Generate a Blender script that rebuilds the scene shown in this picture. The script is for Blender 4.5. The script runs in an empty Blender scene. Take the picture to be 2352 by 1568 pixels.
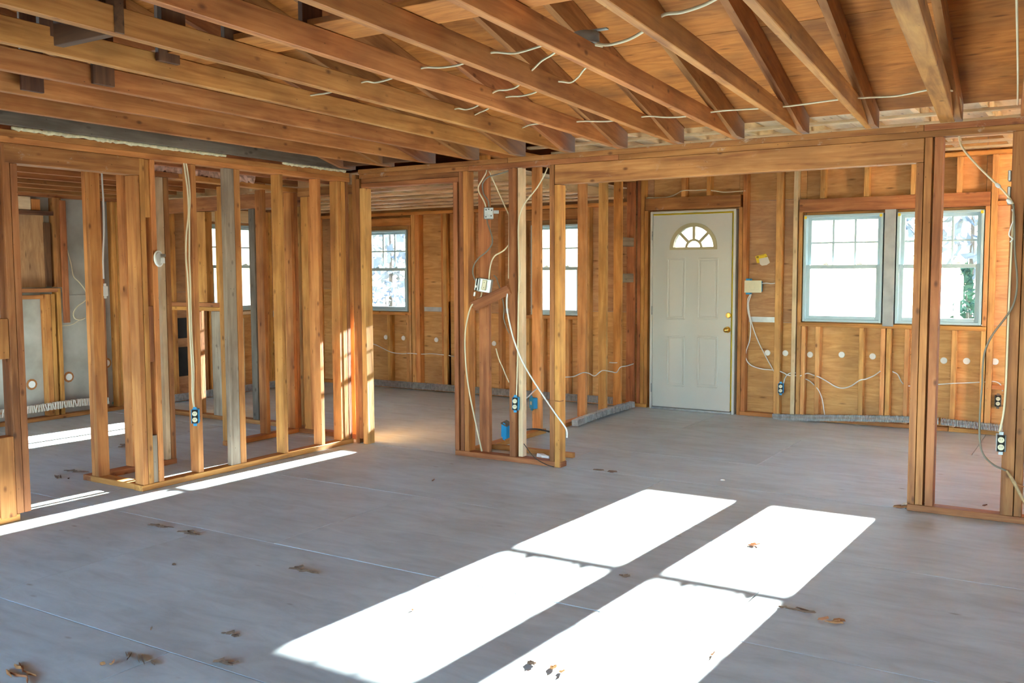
import bpy, bmesh, math, random
from mathutils import Vector, Matrix
random.seed(7)
S = bpy.context.scene
COL = S.collection
D = 3.131          # inner face of the front wall studs
H = 2.278          # top of the partition plates

# ------------------------------------------------------------------ camera
CAM_LOC, CAM_YAW, CAM_PITCH, CAM_ROLL, FOCAL_PX = (5.2997, -5.9563, 1.4381), 0.55848, 0.07435, -0.00392, 2159.05
def set_camera():
    cy, sy, cp, sp = math.cos(CAM_YAW), math.sin(CAM_YAW), math.cos(CAM_PITCH), math.sin(CAM_PITCH)
    fw = Vector((-sy*cp, cy*cp, -sp)); r = Vector((cy, sy, 0)); u = r.cross(fw)
    c, s = math.cos(CAM_ROLL), math.sin(CAM_ROLL)
    rr = c*r + s*u; uu = -s*r + c*u
    M = Matrix((rr, uu, -fw)).transposed().to_4x4()
    M.translation = Vector(CAM_LOC)
    cd = bpy.data.cameras.new('camera'); co = bpy.data.objects.new('camera', cd); COL.objects.link(co)
    co.matrix_world = M
    cd.sensor_width = 36; cd.lens = FOCAL_PX/2352*36; cd.clip_start = .05; cd.clip_end = 500
    S.camera = co
set_camera()

# ------------------------------------------------------------------ light and exposure
S.view_settings.view_transform = 'Standard'; S.view_settings.look = 'None'
S.view_settings.exposure = 2.75; S.view_settings.gamma = 1.0; S.view_settings.use_curve_mapping = False
SUN_TAN, SUN_AZ = .288, .040
W = bpy.data.worlds.new('world'); S.world = W; W.use_nodes = True
wn = W.node_tree.nodes; wl = W.node_tree.links
sky = wn.new('ShaderNodeTexSky'); sky.sky_type = 'NISHITA'; sky.sun_disc = False
sky.sun_elevation = math.atan(SUN_TAN); sky.sun_rotation = SUN_AZ; sky.air_density = 1.0; sky.dust_density = .5; sky.ozone_density = 3.0
bg = wn['Background']; bg.inputs['Strength'].default_value = .95
wl.new(sky.outputs[0], bg.inputs[0])
sd = bpy.data.lights.new('sun', 'SUN'); so = bpy.data.objects.new('sun', sd); COL.objects.link(so)
sd.energy = 175; sd.angle = math.radians(.55); sd.color = (1, .95, .87)
so.rotation_euler = Vector((-SUN_AZ, -1, -SUN_TAN)).to_track_quat('-Z', 'Y').to_euler()
so.location = (3, 12, 5)
S.cycles.caustics_reflective = False; S.cycles.caustics_refractive = False; S.cycles.max_bounces = 10; S.cycles.diffuse_bounces = 7; S.cycles.glossy_bounces = 4; S.cycles.transparent_max_bounces = 16
S.cycles.sample_clamp_indirect = 6; S.cycles.use_denoising = True

# ------------------------------------------------------------------ materials
def nodes(name):
    m = bpy.data.materials.new(name); m.use_nodes = True
    nt = m.node_tree; b = nt.nodes['Principled BSDF']
    return m, nt, b
def N(nt, t, **kw):
    n = nt.nodes.new(t)
    for k, v in kw.items():
        if k.startswith('i_'): n.inputs[k[2:]].default_value = v
        else: setattr(n, k, v)
    return n
def L(nt, a, b): nt.links.new(a, b)
def ramp(nt, stops):
    r = N(nt, 'ShaderNodeValToRGB'); e = r.color_ramp.elements
    while len(e) < len(stops): e.new(.5)
    for i, (p, c) in enumerate(stops):
        e[i].position = p; e[i].color = (c[0], c[1], c[2], 1)
    return r
def mix(nt, f, a, b, mode='MIX'):
    m = N(nt, 'ShaderNodeMix', data_type='RGBA', blend_type=mode)
    for s, v in ((m.inputs[0], f), (m.inputs[6], a), (m.inputs[7], b)):
        if hasattr(v, 'links') or hasattr(v, 'is_linked'): L(nt, v, s)
        elif isinstance(v, (int, float)): s.default_value = v
        else: s.default_value = (v[0], v[1], v[2], 1)
    return m.outputs[2]
def math_(nt, op, a, b=None):
    m = N(nt, 'ShaderNodeMath', operation=op)
    for s, v in ((m.inputs[0], a), (m.inputs[1], b)):
        if v is None: continue
        if hasattr(v, 'is_linked'): L(nt, v, s)
        else: s.default_value = v
    return m.outputs[0]
def obj_coords(nt, sc, rand=True):
    tc = N(nt, 'ShaderNodeTexCoord'); mp = N(nt, 'ShaderNodeMapping')
    mp.inputs['Scale'].default_value = sc
    L(nt, tc.outputs['Object'], mp.inputs[0])
    if rand:
        oi = N(nt, 'ShaderNodeObjectInfo')
        v = N(nt, 'ShaderNodeVectorMath', operation='SCALE'); v.inputs[0].default_value = (37, 91, 53)
        L(nt, oi.outputs['Random'], v.inputs['Scale'])
        L(nt, v.outputs[0], mp.inputs['Location'])
        return mp.outputs[0], oi.outputs['Random']
    return mp.outputs[0], None
def lumber(name, light, mid, dark, rough=.62, var=.16, knots=.75, spec=.35, tail=False, plaster=0):
    """sawn lumber, grain along local X, every board tinted a little differently"""
    m, nt, b = nodes(name)
    vec, rnd = obj_coords(nt, (1.1, 16, 16))
    n1 = N(nt, 'ShaderNodeTexNoise', i_Scale=1.6, i_Detail=5, i_Roughness=.6, i_Distortion=.6); L(nt, vec, n1.inputs['Vector'])
    base = ramp(nt, [(.32, dark), (.5, mid), (.68, light)]); L(nt, n1.outputs[0], base.inputs[0])
    vec2, _ = obj_coords(nt, (5, 9, 9)); vo = N(nt, 'ShaderNodeTexVoronoi', i_Scale=1.15); L(nt, vec2, vo.inputs['Vector'])
    kr = ramp(nt, [(.05, (1, 1, 1)), (.15, (0, 0, 0))]); L(nt, vo.outputs['Distance'], kr.inputs[0])
    kf = math_(nt, 'MULTIPLY', kr.outputs[0], knots)
    c = mix(nt, kf, base.outputs[0], (dark[0]*.34, dark[1]*.27, dark[2]*.25))
    vec3, _ = obj_coords(nt, (14, 22, 22)); v3 = N(nt, 'ShaderNodeTexVoronoi', i_Scale=1.0); L(nt, vec3, v3.inputs['Vector'])
    nr = ramp(nt, [(.035, (1, 1, 1)), (.075, (0, 0, 0))]); L(nt, v3.outputs['Distance'], nr.inputs[0])
    c = mix(nt, math_(nt, 'MULTIPLY', nr.outputs[0], .65), c, (dark[0]*.12, dark[1]*.12, dark[2]*.14))
    vec4, _ = obj_coords(nt, (2.2, 5, 5)); n4 = N(nt, 'ShaderNodeTexNoise', i_Scale=1.4, i_Detail=3); L(nt, vec4, n4.inputs['Vector'])
    sr = ramp(nt, [(.38, (.66, .62, .6)), (.56, (1, 1, 1))]); L(nt, n4.outputs[0], sr.inputs[0])
    c = mix(nt, .75, c, sr.outputs[0], 'MULTIPLY')
    hv = N(nt, 'ShaderNodeHueSaturation'); L(nt, c, hv.inputs['Color'])
    mr = N(nt, 'ShaderNodeMapRange'); mr.inputs['To Min'].default_value = 1-var; mr.inputs['To Max'].default_value = 1+var
    L(nt, rnd, mr.inputs['Value']); L(nt, mr.outputs[0], hv.inputs['Value'])
    fr = math_(nt, 'FRACT', math_(nt, 'MULTIPLY', rnd, 7.31))
    mh = N(nt, 'ShaderNodeMapRange'); mh.inputs['To Min'].default_value = .491; mh.inputs['To Max'].default_value = .507
    L(nt, fr, mh.inputs['Value']); L(nt, mh.outputs[0], hv.inputs['Hue'])
    col = hv.outputs[0]
    if plaster:      # smears of old plaster left on the face
        v5, _ = obj_coords(nt, (5, 6, 6)); n5 = N(nt, 'ShaderNodeTexNoise', i_Scale=1.6, i_Detail=8, i_Roughness=.72, i_Distortion=.5); L(nt, v5, n5.inputs['Vector'])
        p5 = ramp(nt, [(.60, (0, 0, 0)), (.70, (1, 1, 1))]); L(nt, n5.outputs[0], p5.inputs[0])
        col = mix(nt, math_(nt, 'MULTIPLY', p5.outputs[0], plaster), col, (.62, .50, .40))
    if tail:         # rafter tails weathered grey near the eave
        v6, _ = obj_coords(nt, (1, 1, 1), False); sp6 = N(nt, 'ShaderNodeSeparateXYZ'); L(nt, v6, sp6.inputs[0])
        a6 = math_(nt, 'ADD', sp6.outputs[0], math_(nt, 'MULTIPLY', n4.outputs[0], .5))
        p6 = ramp(nt, [(.0, (1, 1, 1)), (.30, (0, 0, 0))]); m6 = N(nt, 'ShaderNodeMapRange'); m6.inputs['From Min'].default_value = -2.35; m6.inputs['From Max'].default_value = -1.35
        L(nt, a6, m6.inputs['Value']); L(nt, m6.outputs[0], p6.inputs[0])
        col = mix(nt, math_(nt, 'MULTIPLY', p6.outputs[0], .75), col, (.23, .19, .18))
    L(nt, col, b.inputs['Base Color'])
    b.inputs['Roughness'].default_value = rough; b.inputs['Specular IOR Level'].default_value = spec
    bp = N(nt, 'ShaderNodeBump', i_Strength=.18, i_Distance=.01); L(nt, n1.outputs[0], bp.inputs['Height']); L(nt, bp.outputs[0], b.inputs['Normal'])
    return m
def plywood(name, light, mid, dark, stain=(.25, .13, .07), stain_amt=.5, rough=.65, scale=(1.0, 7, 7), var=.1):
    m, nt, b = nodes(name)
    vec, rnd = obj_coords(nt, scale)
    n0 = N(nt, 'ShaderNodeTexNoise', i_Scale=.9, i_Detail=2); L(nt, vec, n0.inputs['Vector'])
    w = N(nt, 'ShaderNodeTexNoise', i_Scale=2.4, i_Detail=7, i_Roughness=.66, i_Distortion=1.6); L(nt, vec, w.inputs['Vector'])
    base = ramp(nt, [(.30, dark), (.48, mid), (.66, light)]); L(nt, w.outputs[0], base.inputs[0])
    vec2, _ = obj_coords(nt, (1.3, 2.1, 2.1)); n2 = N(nt, 'ShaderNodeTexNoise', i_Scale=1.5, i_Detail=4, i_Roughness=.55); L(nt, vec2, n2.inputs['Vector'])
    sr = ramp(nt, [(.44, (0, 0, 0)), (.68, (1, 1, 1))]); L(nt, n2.outputs[0], sr.inputs[0])
    c = mix(nt, math_(nt, 'MULTIPLY', sr.outputs[0], stain_amt), base.outputs[0], stain)
    vec3, _ = obj_coords(nt, (3.2, 14, 14)); v3 = N(nt, 'ShaderNodeTexVoronoi', i_Scale=1.0, i_Randomness=1.0); L(nt, vec3, v3.inputs['Vector'])
    kr = ramp(nt, [(.05, (1, 1, 1)), (.16, (0, 0, 0))]); L(nt, v3.outputs['Distance'], kr.inputs[0])
    c = mix(nt, math_(nt, 'MULTIPLY', kr.outputs[0], .7), c, (dark[0]*.3, dark[1]*.25, dark[2]*.25))
    hv = N(nt, 'ShaderNodeHueSaturation'); L(nt, c, hv.inputs['Color'])
    mr = N(nt, 'ShaderNodeMapRange'); mr.inputs['To Min'].default_value = 1-var; mr.inputs['To Max'].default_value = 1+var
    L(nt, rnd, mr.inputs['Value']); L(nt, mr.outputs[0], hv.inputs['Value'])
    L(nt, hv.outputs[0], b.inputs['Base Color']); b.inputs['Roughness'].default_value = rough; b.inputs['Specular IOR Level'].default_value = .3
    bp = N(nt, 'ShaderNodeBump', i_Strength=.15, i_Distance=.01); L(nt, w.outputs[0], bp.inputs['Height']); L(nt, bp.outputs[0], b.inputs['Normal'])
    return m
def plain(name, col, rough=.5, metal=0, spec=.4, noise=0.0, nscale=20, dark=None):
    m, nt, b = nodes(name)
    b.inputs['Roughness'].default_value = rough; b.inputs['Metallic'].default_value = metal; b.inputs['Specular IOR Level'].default_value = spec
    if noise:
        vec, rnd = obj_coords(nt, (1, 1, 1))
        n = N(nt, 'ShaderNodeTexNoise', i_Scale=nscale, i_Detail=4); L(nt, vec, n.inputs['Vector'])
        dk = dark or tuple(x*(1-noise) for x in col)
        r = ramp(nt, [(.35, dk), (.62, col)]); L(nt, n.outputs[0], r.inputs[0]); L(nt, r.outputs[0], b.inputs['Base Color'])
    else: b.inputs['Base Color'].default_value = (*col, 1)
    return m
M = {}
M['stud'] = lumber('stud_wood', (.66, .315, .088), (.56, .235, .060), (.41, .152, .038))
M['light'] = lumber('lit_stud_wood', (.75, .41, .145), (.66, .33, .105), (.50, .225, .066))  # stud wood lightened: the light on front wall stud faces is in the colour
M['red'] = lumber('old_red_wood', (.46, .195, .068), (.36, .135, .043), (.24, .083, .026), var=.14)
M['joist'] = lumber('joist_wood', (.58, .265, .078), (.47, .190, .052), (.32, .112, .029), var=.1, knots=.8)
M['beamw'] = lumber('stained_beam_wood', (.60, .30, .098), (.49, .218, .064), (.31, .12, .036), var=.04, knots=.8, plaster=.22)
M['rafter'] = lumber('rafter_wood', (.47, .205, .072), (.38, .150, .050), (.27, .098, .032), var=.12)
M['tail'] = lumber('rafter_wood_weathered_tail', (.47, .205, .072), (.38, .150, .050), (.27, .098, .032), var=.12, tail=True)
M['plast'] = lumber('plaster_smeared_red_wood', (.50, .21, .066), (.40, .150, .043), (.27, .092, .027), var=.10, plaster=.55)
M['pale'] = lumber('pale_wood', (.78, .59, .37), (.73, .53, .31), (.66, .45, .25), var=.1, knots=.35)
M['grey'] = lumber('weathered_grey_wood', (.40, .315, .225), (.32, .245, .170), (.23, .165, .110), var=.08)
M['greydark'] = lumber('dark_grey_wood', (.19, .150, .115), (.145, .112, .085), (.10, .076, .058), var=.08)
M['dark'] = lumber('dark_brown_wood', (.17, .078, .036), (.12, .052, .025), (.075, .032, .016), var=.15)
M['sheath'] = plywood('sheathing_plywood', (.70, .39, .155), (.60, .31, .105), (.46, .215, .068), (.33, .155, .065), .55)
M['sheath2'] = plywood('brown_sheathing', (.58, .335, .165), (.48, .25, .115), (.37, .175, .08), (.26, .14, .08), .7)
M['deck'] = plywood('roof_deck_plywood', (.58, .225, .050), (.48, .165, .034), (.31, .098, .020), (.13, .052, .020), .65)
M['tan'] = plywood('tan_ceiling_board', (.74, .62, .46), (.69, .57, .41), (.61, .49, .34), (.52, .40, .28), .2)
M['greywall'] = plain('grey_plaster_board', (.47, .45, .40), .8, noise=.32, nscale=3.2, dark=(.33, .305, .26))
M['tar'] = plain('black_tar_paper', (.028, .028, .028), .8, noise=.4, nscale=6)
M['white'] = plain('white_paint', (.60, .58, .53), .42, noise=.05, nscale=4)
M['doorwhite'] = plain('door_white_paint', (.56, .545, .49), .42, noise=.04, nscale=3)
M['vinyl'] = plain('pale_blue_vinyl', (.40, .53, .58), .4)
M['greypost'] = plain('grey_painted_post', (.40, .42, .42), .6, noise=.25, nscale=7)
M['plug'] = plain('white_foam_plug', (.86, .85, .82), .7)
M['ivory'] = plain('ivory_plastic', (.70, .63, .43), .35)
M['blue'] = plain('blue_plastic', (.022, .27, .52), .4)
M['galv'] = plain('galvanised_steel', (.42, .44, .44), .42, metal=.75, noise=.25, nscale=25)
M['dullgalv'] = plain('dull_metal_fins', (.55, .55, .53), .5, metal=.45, noise=.35, nscale=30)
M['brass'] = plain('polished_brass', (.85, .58, .16), .18, metal=1)
M['wire'] = plain('cream_cable_sheath', (.70, .60, .40), .5)
M['wirewhite'] = plain('white_cable_sheath', (.76, .75, .72), .5)
M['wiregrey'] = plain('grey_cable_sheath', (.20, .175, .135), .6)
M['wireblack'] = plain('dark_cable_sheath', (.05, .045, .04), .6)
M['yellow'] = plain('yellow_paper', (.80, .58, .03), .6)
M['paper'] = plain('torn_white_paper', (.74, .66, .56), .8)
M['print'] = plain('black_print', (.03, .025, .01), .6)
M['pink'] = plain('pink_fibreglass', (.80, .50, .37), .95, noise=.35, nscale=35)
M['foam'] = plain('cream_expanding_foam', (.78, .66, .42), .8, noise=.3, nscale=40)
M['chip'] = plain('dark_wood_chip', (.16, .085, .05), .8, noise=.4, nscale=60)
M['chipl'] = plain('pale_wood_chip', (.50, .36, .24), .8, noise=.3, nscale=60)
M['teal'] = plain('verdigris_valve', (.12, .38, .33), .5, metal=.3)
M['tape'] = plain('silver_tape', (.58, .60, .60), .35, metal=.3, noise=.2, nscale=12)
M['hole'] = plain('dark_slot', (.02, .018, .015), .9)
M['lath'] = lumber('splintered_lath', (.60, .42, .22), (.48, .30, .14), (.32, .18, .08))
M['plasterwall'] = plain('room_wall_board', (.62, .50, .38), .8, noise=.2, nscale=2)
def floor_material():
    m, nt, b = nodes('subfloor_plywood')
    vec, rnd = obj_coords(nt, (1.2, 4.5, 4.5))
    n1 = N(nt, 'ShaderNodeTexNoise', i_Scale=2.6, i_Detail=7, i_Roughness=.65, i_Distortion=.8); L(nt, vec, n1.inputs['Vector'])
    base = ramp(nt, [(.28, (.46, .545, .565)), (.5, (.545, .64, .665)), (.7, (.61, .71, .735))]); L(nt, n1.outputs[0], base.inputs[0])  # blue cast of the skylight is put into the plywood colour
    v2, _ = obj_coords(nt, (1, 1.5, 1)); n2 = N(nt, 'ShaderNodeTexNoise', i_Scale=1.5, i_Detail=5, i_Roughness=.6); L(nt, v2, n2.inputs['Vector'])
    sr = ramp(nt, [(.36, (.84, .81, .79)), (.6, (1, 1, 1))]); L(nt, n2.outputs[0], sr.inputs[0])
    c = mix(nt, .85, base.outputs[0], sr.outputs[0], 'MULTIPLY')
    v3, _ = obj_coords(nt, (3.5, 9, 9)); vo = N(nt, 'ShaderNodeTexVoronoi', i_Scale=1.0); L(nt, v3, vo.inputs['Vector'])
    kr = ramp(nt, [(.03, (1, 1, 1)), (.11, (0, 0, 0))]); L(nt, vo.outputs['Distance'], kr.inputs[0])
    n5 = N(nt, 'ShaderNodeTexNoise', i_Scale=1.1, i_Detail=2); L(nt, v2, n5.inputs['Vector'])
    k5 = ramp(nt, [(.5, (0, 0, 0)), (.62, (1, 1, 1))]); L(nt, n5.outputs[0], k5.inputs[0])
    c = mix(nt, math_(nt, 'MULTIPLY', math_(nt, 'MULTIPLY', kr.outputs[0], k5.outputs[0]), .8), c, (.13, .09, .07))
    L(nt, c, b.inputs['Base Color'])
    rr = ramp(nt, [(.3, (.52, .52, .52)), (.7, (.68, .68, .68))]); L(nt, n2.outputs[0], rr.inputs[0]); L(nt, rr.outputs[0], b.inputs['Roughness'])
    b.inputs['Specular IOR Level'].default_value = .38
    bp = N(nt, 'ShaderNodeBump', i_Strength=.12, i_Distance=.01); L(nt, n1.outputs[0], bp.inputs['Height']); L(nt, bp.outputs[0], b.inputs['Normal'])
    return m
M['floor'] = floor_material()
def glass_material():
    m = bpy.data.materials.new('window_glass'); m.use_nodes = True; nt = m.node_tree; nt.nodes.clear()
    o = N(nt, 'ShaderNodeOutputMaterial'); t = N(nt, 'ShaderNodeBsdfTransparent'); g = N(nt, 'ShaderNodeBsdfGlossy', i_Roughness=.02)
    t.inputs[0].default_value = (.40, .42, .43, 1)     # glass darkened to dim the outdoor glare behind the muntins
    f = N(nt, 'ShaderNodeFresnel', i_IOR=1.45); mx = N(nt, 'ShaderNodeMixShader')
    L(nt, f.outputs[0], mx.inputs[0]); L(nt, t.outputs[0], mx.inputs[1]); L(nt, g.outputs[0], mx.inputs[2]); L(nt, mx.outputs[0], o.inputs[0])
    return m
M['glass'] = glass_material()
def translucent(name, col):
    m = bpy.data.materials.new(name); m.use_nodes = True; nt = m.node_tree; nt.nodes.clear()
    o = N(nt, 'ShaderNodeOutputMaterial'); t = N(nt, 'ShaderNodeBsdfTranslucent'); d = N(nt, 'ShaderNodeBsdfDiffuse'); mx = N(nt, 'ShaderNodeMixShader', i_Fac=.7)
    t.inputs[0].default_value = (*col, 1); d.inputs[0].default_value = (*col, 1)
    L(nt, d.outputs[0], mx.inputs[1]); L(nt, t.outputs[0], mx.inputs[2]); L(nt, mx.outputs[0], o.inputs[0])
    return m
M['seal'] = translucent('yellow_weatherstrip', (.95, .78, .06))

# ------------------------------------------------------------------ builders
def link(name, me, mat, parent=None, mw=None):
    o = bpy.data.objects.new(name, me); COL.objects.link(o)
    if mat is not None: me.materials.append(M[mat] if isinstance(mat, str) else mat)
    if mw is not None: o.matrix_world = mw
    if parent is not None:
        o.parent = parent; o.matrix_parent_inverse = parent_inv(parent)
    return o
def parent_inv(p): return p.matrix_basis.inverted()      # every object here is placed in world terms, so its basis is its world matrix
def empty(name, loc=(0, 0, 0), **props):
    o = bpy.data.objects.new(name, None); COL.objects.link(o); o.location = loc; o.empty_display_size = .1
    for k, v in props.items(): o[k] = v
    return o
def structure(name, loc=(0, 0, 0)): return empty(name, loc, kind='structure')
def thing(name, label, cat, loc=(0, 0, 0), group=None):
    o = empty(name, loc, label=label, category=cat)
    if group: o['group'] = group
    return o
def tag(o, label, cat, group=None):
    o['label'] = label; o['category'] = cat
    if group: o['group'] = group
    return o
def box_mesh(lx, ly, lz, bev=.002):
    bm = bmesh.new(); bmesh.ops.create_cube(bm, size=1)
    bmesh.ops.scale(bm, vec=(lx, ly, lz), verts=bm.verts)
    if bev: bmesh.ops.bevel(bm, geom=list(bm.edges), offset=min(bev, lx*.3, ly*.3, lz*.3), segments=1, affect='EDGES')
    me = bpy.data.meshes.new('board'); bm.to_mesh(me); bm.free(); return me
def frame_matrix(axis, up, loc):
    x = Vector(axis).normalized(); z = Vector(up); z = (z - x*z.dot(x)).normalized(); y = z.cross(x)
    m = Matrix((x, y, z)).transposed().to_4x4(); m.translation = loc; return m
def box(name, x, y, z, mat, parent=None, bev=.002, tilt=0, along=None):
    """axis-aligned board between the given ranges; local X runs along its longest side"""
    d = [abs(x[1]-x[0]), abs(y[1]-y[0]), abs(z[1]-z[0])]; c = ((x[0]+x[1])/2, (y[0]+y[1])/2, (z[0]+z[1])/2)
    k = d.index(max(d)) if along is None else along
    if k == 0: mw = frame_matrix((1, 0, 0), (0, 0, 1), c); s = (d[0], d[1], d[2])
    elif k == 1: mw = frame_matrix((0, 1, 0), (0, 0, 1), c); s = (d[1], d[0], d[2])
    else: mw = frame_matrix((0, 0, 1), (1, 0, 0), c); s = (d[2], d[1], d[0])
    if tilt: mw = Matrix.Translation(c) @ Matrix.Rotation(tilt, 4, 'Y') @ Matrix.Rotation(tilt*.6, 4, 'X') @ Matrix.Translation((-c[0], -c[1], -c[2])) @ mw
    return link(name, box_mesh(*s, bev), mat, parent, mw)
def beam(name, a, b, w, h, mat, parent=None, up=(0, 0, 1), bev=.002):
    """board from a to b (centre line), width w sideways, height h along up"""
    a, b = Vector(a), Vector(b)
    return link(name, box_mesh((b-a).length, w, h, bev), mat, parent, frame_matrix(b-a, up, (a+b)/2))
def jit(s=.0035): return random.uniform(-s, s)
def mesh_from(verts, faces):
    me = bpy.data.meshes.new('mesh'); me.from_pydata([tuple(v) for v in verts], [], faces); me.update(); return me
def prism(name, prof, x0, x1, axis, mat, parent=None):
    """extrude a 2-D profile along an axis: 'x' takes (y, z), 'y' takes (x, z), 'z' takes (x, y)"""
    f = {'x': lambda t, p: (t, p[0], p[1]), 'y': lambda t, p: (p[0], t, p[1]), 'z': lambda t, p: (p[0], p[1], t)}[axis]
    n = len(prof); vs = [f(x0, p) for p in prof] + [f(x1, p) for p in prof]
    c = sum((Vector(v) for v in vs), Vector())/len(vs)
    fs = [tuple(range(n)), tuple(range(2*n-1, n-1, -1))] + [(i, i+n, (i+1) % n+n, (i+1) % n) for i in range(n)]
    me = mesh_from([Vector(v)-c for v in vs], fs)
    bm = bmesh.new(); bm.from_mesh(me); bmesh.ops.recalc_face_normals(bm, faces=bm.faces); bm.to_mesh(me); bm.free()
    return link(name, me, mat, parent, Matrix.Translation(c))
def catmull(pts, n=6):
    P = [Vector(p) for p in pts]; P = [P[0]*2-P[1]] + P + [P[-1]*2-P[-2]]; out = []
    for i in range(1, len(P)-2):
        for k in range(n):
            t = k/n; a, b, c, d = P[i-1], P[i], P[i+1], P[i+2]
            out.append(.5*((2*b)+(-a+c)*t+(2*a-5*b+4*c-d)*t*t+(-a+3*b-3*c+d)*t**3))
    out.append(P[-2]); return out
def tube_mesh(path, r, sides=8, flat=1.0):
    vs, fs = [], []; up = Vector((.13, .31, .94))
    for i, p in enumerate(path):
        t = (path[min(i+1, len(path)-1)]-path[max(i-1, 0)]).normalized()
        a = t.cross(up)
        if a.length < .05: a = t.cross(Vector((1, 0, 0)))
        a.normalize(); b = t.cross(a); rr = r(i/(len(path)-1)) if callable(r) else r
        for k in range(sides):
            an = 2*math.pi*k/sides; vs.append(p + a*math.cos(an)*rr + b*math.sin(an)*rr*flat)
    for i in range(len(path)-1):
        for k in range(sides):
            q = i*sides; fs.append((q+k, q+(k+1) % sides, q+sides+(k+1) % sides, q+sides+k))
    fs.append(tuple(range(sides-1, -1, -1))); q = (len(path)-1)*sides; fs.append(tuple(q+k for k in range(sides)))
    me = mesh_from(vs, fs)
    for p in me.polygons: p.use_smooth = True
    return me
def cable(pts, label, mat='wire', r=.0045, name='electrical_cable', parent=None, group=None):
    path = catmull(pts); o0 = path[0].copy(); path = [p-o0 for p in path]
    o = link(name, tube_mesh(path, r), mat, parent, Matrix.Translation(o0))
    if parent is None: tag(o, label, 'cable', group)
    return o
def cyl(name, c, axis, r, h, mat, parent=None, seg=20, r2=None, bev=0):
    bm = bmesh.new(); bmesh.ops.create_cone(bm, cap_ends=True, segments=seg, radius1=r, radius2=r if r2 is None else r2, depth=h)
    if bev: bmesh.ops.bevel(bm, geom=[e for e in bm.edges if len(e.link_faces) == 2 and max(len(f.verts) for f in e.link_faces) > 4], offset=bev, segments=2, affect='EDGES')
    me = bpy.data.meshes.new('cyl'); bm.to_mesh(me); bm.free()
    for p in me.polygons: p.use_smooth = len(p.vertices) == 4
    q = Vector((0, 0, 1)).rotation_difference(Vector(axis)).to_matrix().to_4x4(); q.translation = c
    return link(name, me, mat, parent, q)
def ball(name, c, r, mat, parent=None, squash=(1, 1, 1)):
    bm = bmesh.new(); bmesh.ops.create_uvsphere(bm, u_segments=18, v_segments=12, radius=r)
    bmesh.ops.scale(bm, vec=squash, verts=bm.verts)
    me = bpy.data.meshes.new('ball'); bm.to_mesh(me); bm.free()
    for p in me.polygons: p.use_smooth = True
    return link(name, me, mat, parent, Matrix.Translation(c))

# ================================================================== STRUCTURE
# ------------------------------------------------------------------ floor of plywood sheets with open joints
fl = structure('floor')
box('joist_bed', (-3.7, 9.0), (-10.2, 3.35), (-.12, -.030), 'dark', fl, 0)
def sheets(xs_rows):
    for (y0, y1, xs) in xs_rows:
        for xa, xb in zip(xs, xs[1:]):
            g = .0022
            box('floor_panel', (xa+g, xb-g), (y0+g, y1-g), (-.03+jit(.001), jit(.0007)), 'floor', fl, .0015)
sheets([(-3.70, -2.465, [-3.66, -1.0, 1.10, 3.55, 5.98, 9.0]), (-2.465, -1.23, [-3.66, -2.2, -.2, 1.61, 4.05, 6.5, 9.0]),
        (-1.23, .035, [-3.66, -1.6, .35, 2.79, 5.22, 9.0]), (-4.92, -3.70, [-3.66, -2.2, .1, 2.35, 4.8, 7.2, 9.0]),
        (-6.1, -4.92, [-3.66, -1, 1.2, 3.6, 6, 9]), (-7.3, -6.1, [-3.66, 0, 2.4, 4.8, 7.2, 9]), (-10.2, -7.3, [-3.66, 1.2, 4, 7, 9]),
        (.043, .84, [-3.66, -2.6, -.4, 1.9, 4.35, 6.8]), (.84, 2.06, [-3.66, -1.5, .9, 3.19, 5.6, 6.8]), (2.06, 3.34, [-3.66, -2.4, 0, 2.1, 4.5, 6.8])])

# ------------------------------------------------------------------ front wall: studs, sheathing, headers, sills
wf = structure('wall_front', (0, D, 0))
SH = D+.089
TOPF = 2.46
def fstud(x0, x1, z0, z1, mat='light', dy=0): return box('stud', (x0, x1), (D+jit(.002)+dy, SH-.001), (z0, z1), mat, wf, .002)
XD0, XD1 = 1.322, 2.236      # door opening
WINS = [(-2.560, -1.886, .955, 1.950), (-.120, .500, .955, 1.950), (2.896, 3.609, .953, 1.957), (3.727, 4.433, .953, 1.957)]
# sheathing panels around the openings (joints between panels are real)
def sheath(x0, x1, z0, z1, mat='sheath'): box('sheathing_panel', (x0+.0015, x1-.0015), (SH, SH+.014), (z0+.0015, z1-.0015), mat, wf, .001, 0, 0)
sheath(-3.52, -2.56, -.1, 1.22); sheath(-3.52, -2.56, 1.22, TOPF+.3, 'sheath2')
sheath(-2.56, -1.886, -.1, .955); sheath(-2.56, -1.886, 1.95, TOPF+.3)
sheath(-1.886, -.95, -.1, .955); sheath(-1.886, -.95, .955, TOPF+.3)
sheath(-.95, -.12, -.1, .955); sheath(-.95, -.12, .955, TOPF+.3, 'sheath2')
sheath(-.12, .50, -.1, .955); sheath(-.12, .50, 1.95, TOPF+.3, 'sheath2')
sheath(.50, XD0, -.1, 1.0); sheath(.50, XD0, 1.0, TOPF+.3, 'sheath2')
sheath(XD0, XD1, 2.05, TOPF+.3)
sheath(XD1, 2.896, -.1, .93); sheath(XD1, 2.896, .93, 2.12, 'sheath2'); sheath(XD1, 2.896, 2.12, TOPF+.3)
sheath(2.896, 4.433, -.1, .953); sheath(2.896, 4.433, 1.957, TOPF+.3); sheath(3.609, 3.727, .953, 1.957, 'sheath2')
sheath(4.433, 5.15, -.1, .95); sheath(4.433, 5.15, .95, 2.08, 'sheath2'); sheath(4.433, 5.15, 2.08, TOPF+.3)
sheath(5.15, 6.85, -.1, 1.2); sheath(5.15, 6.85, 1.2, TOPF+.3)
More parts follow.
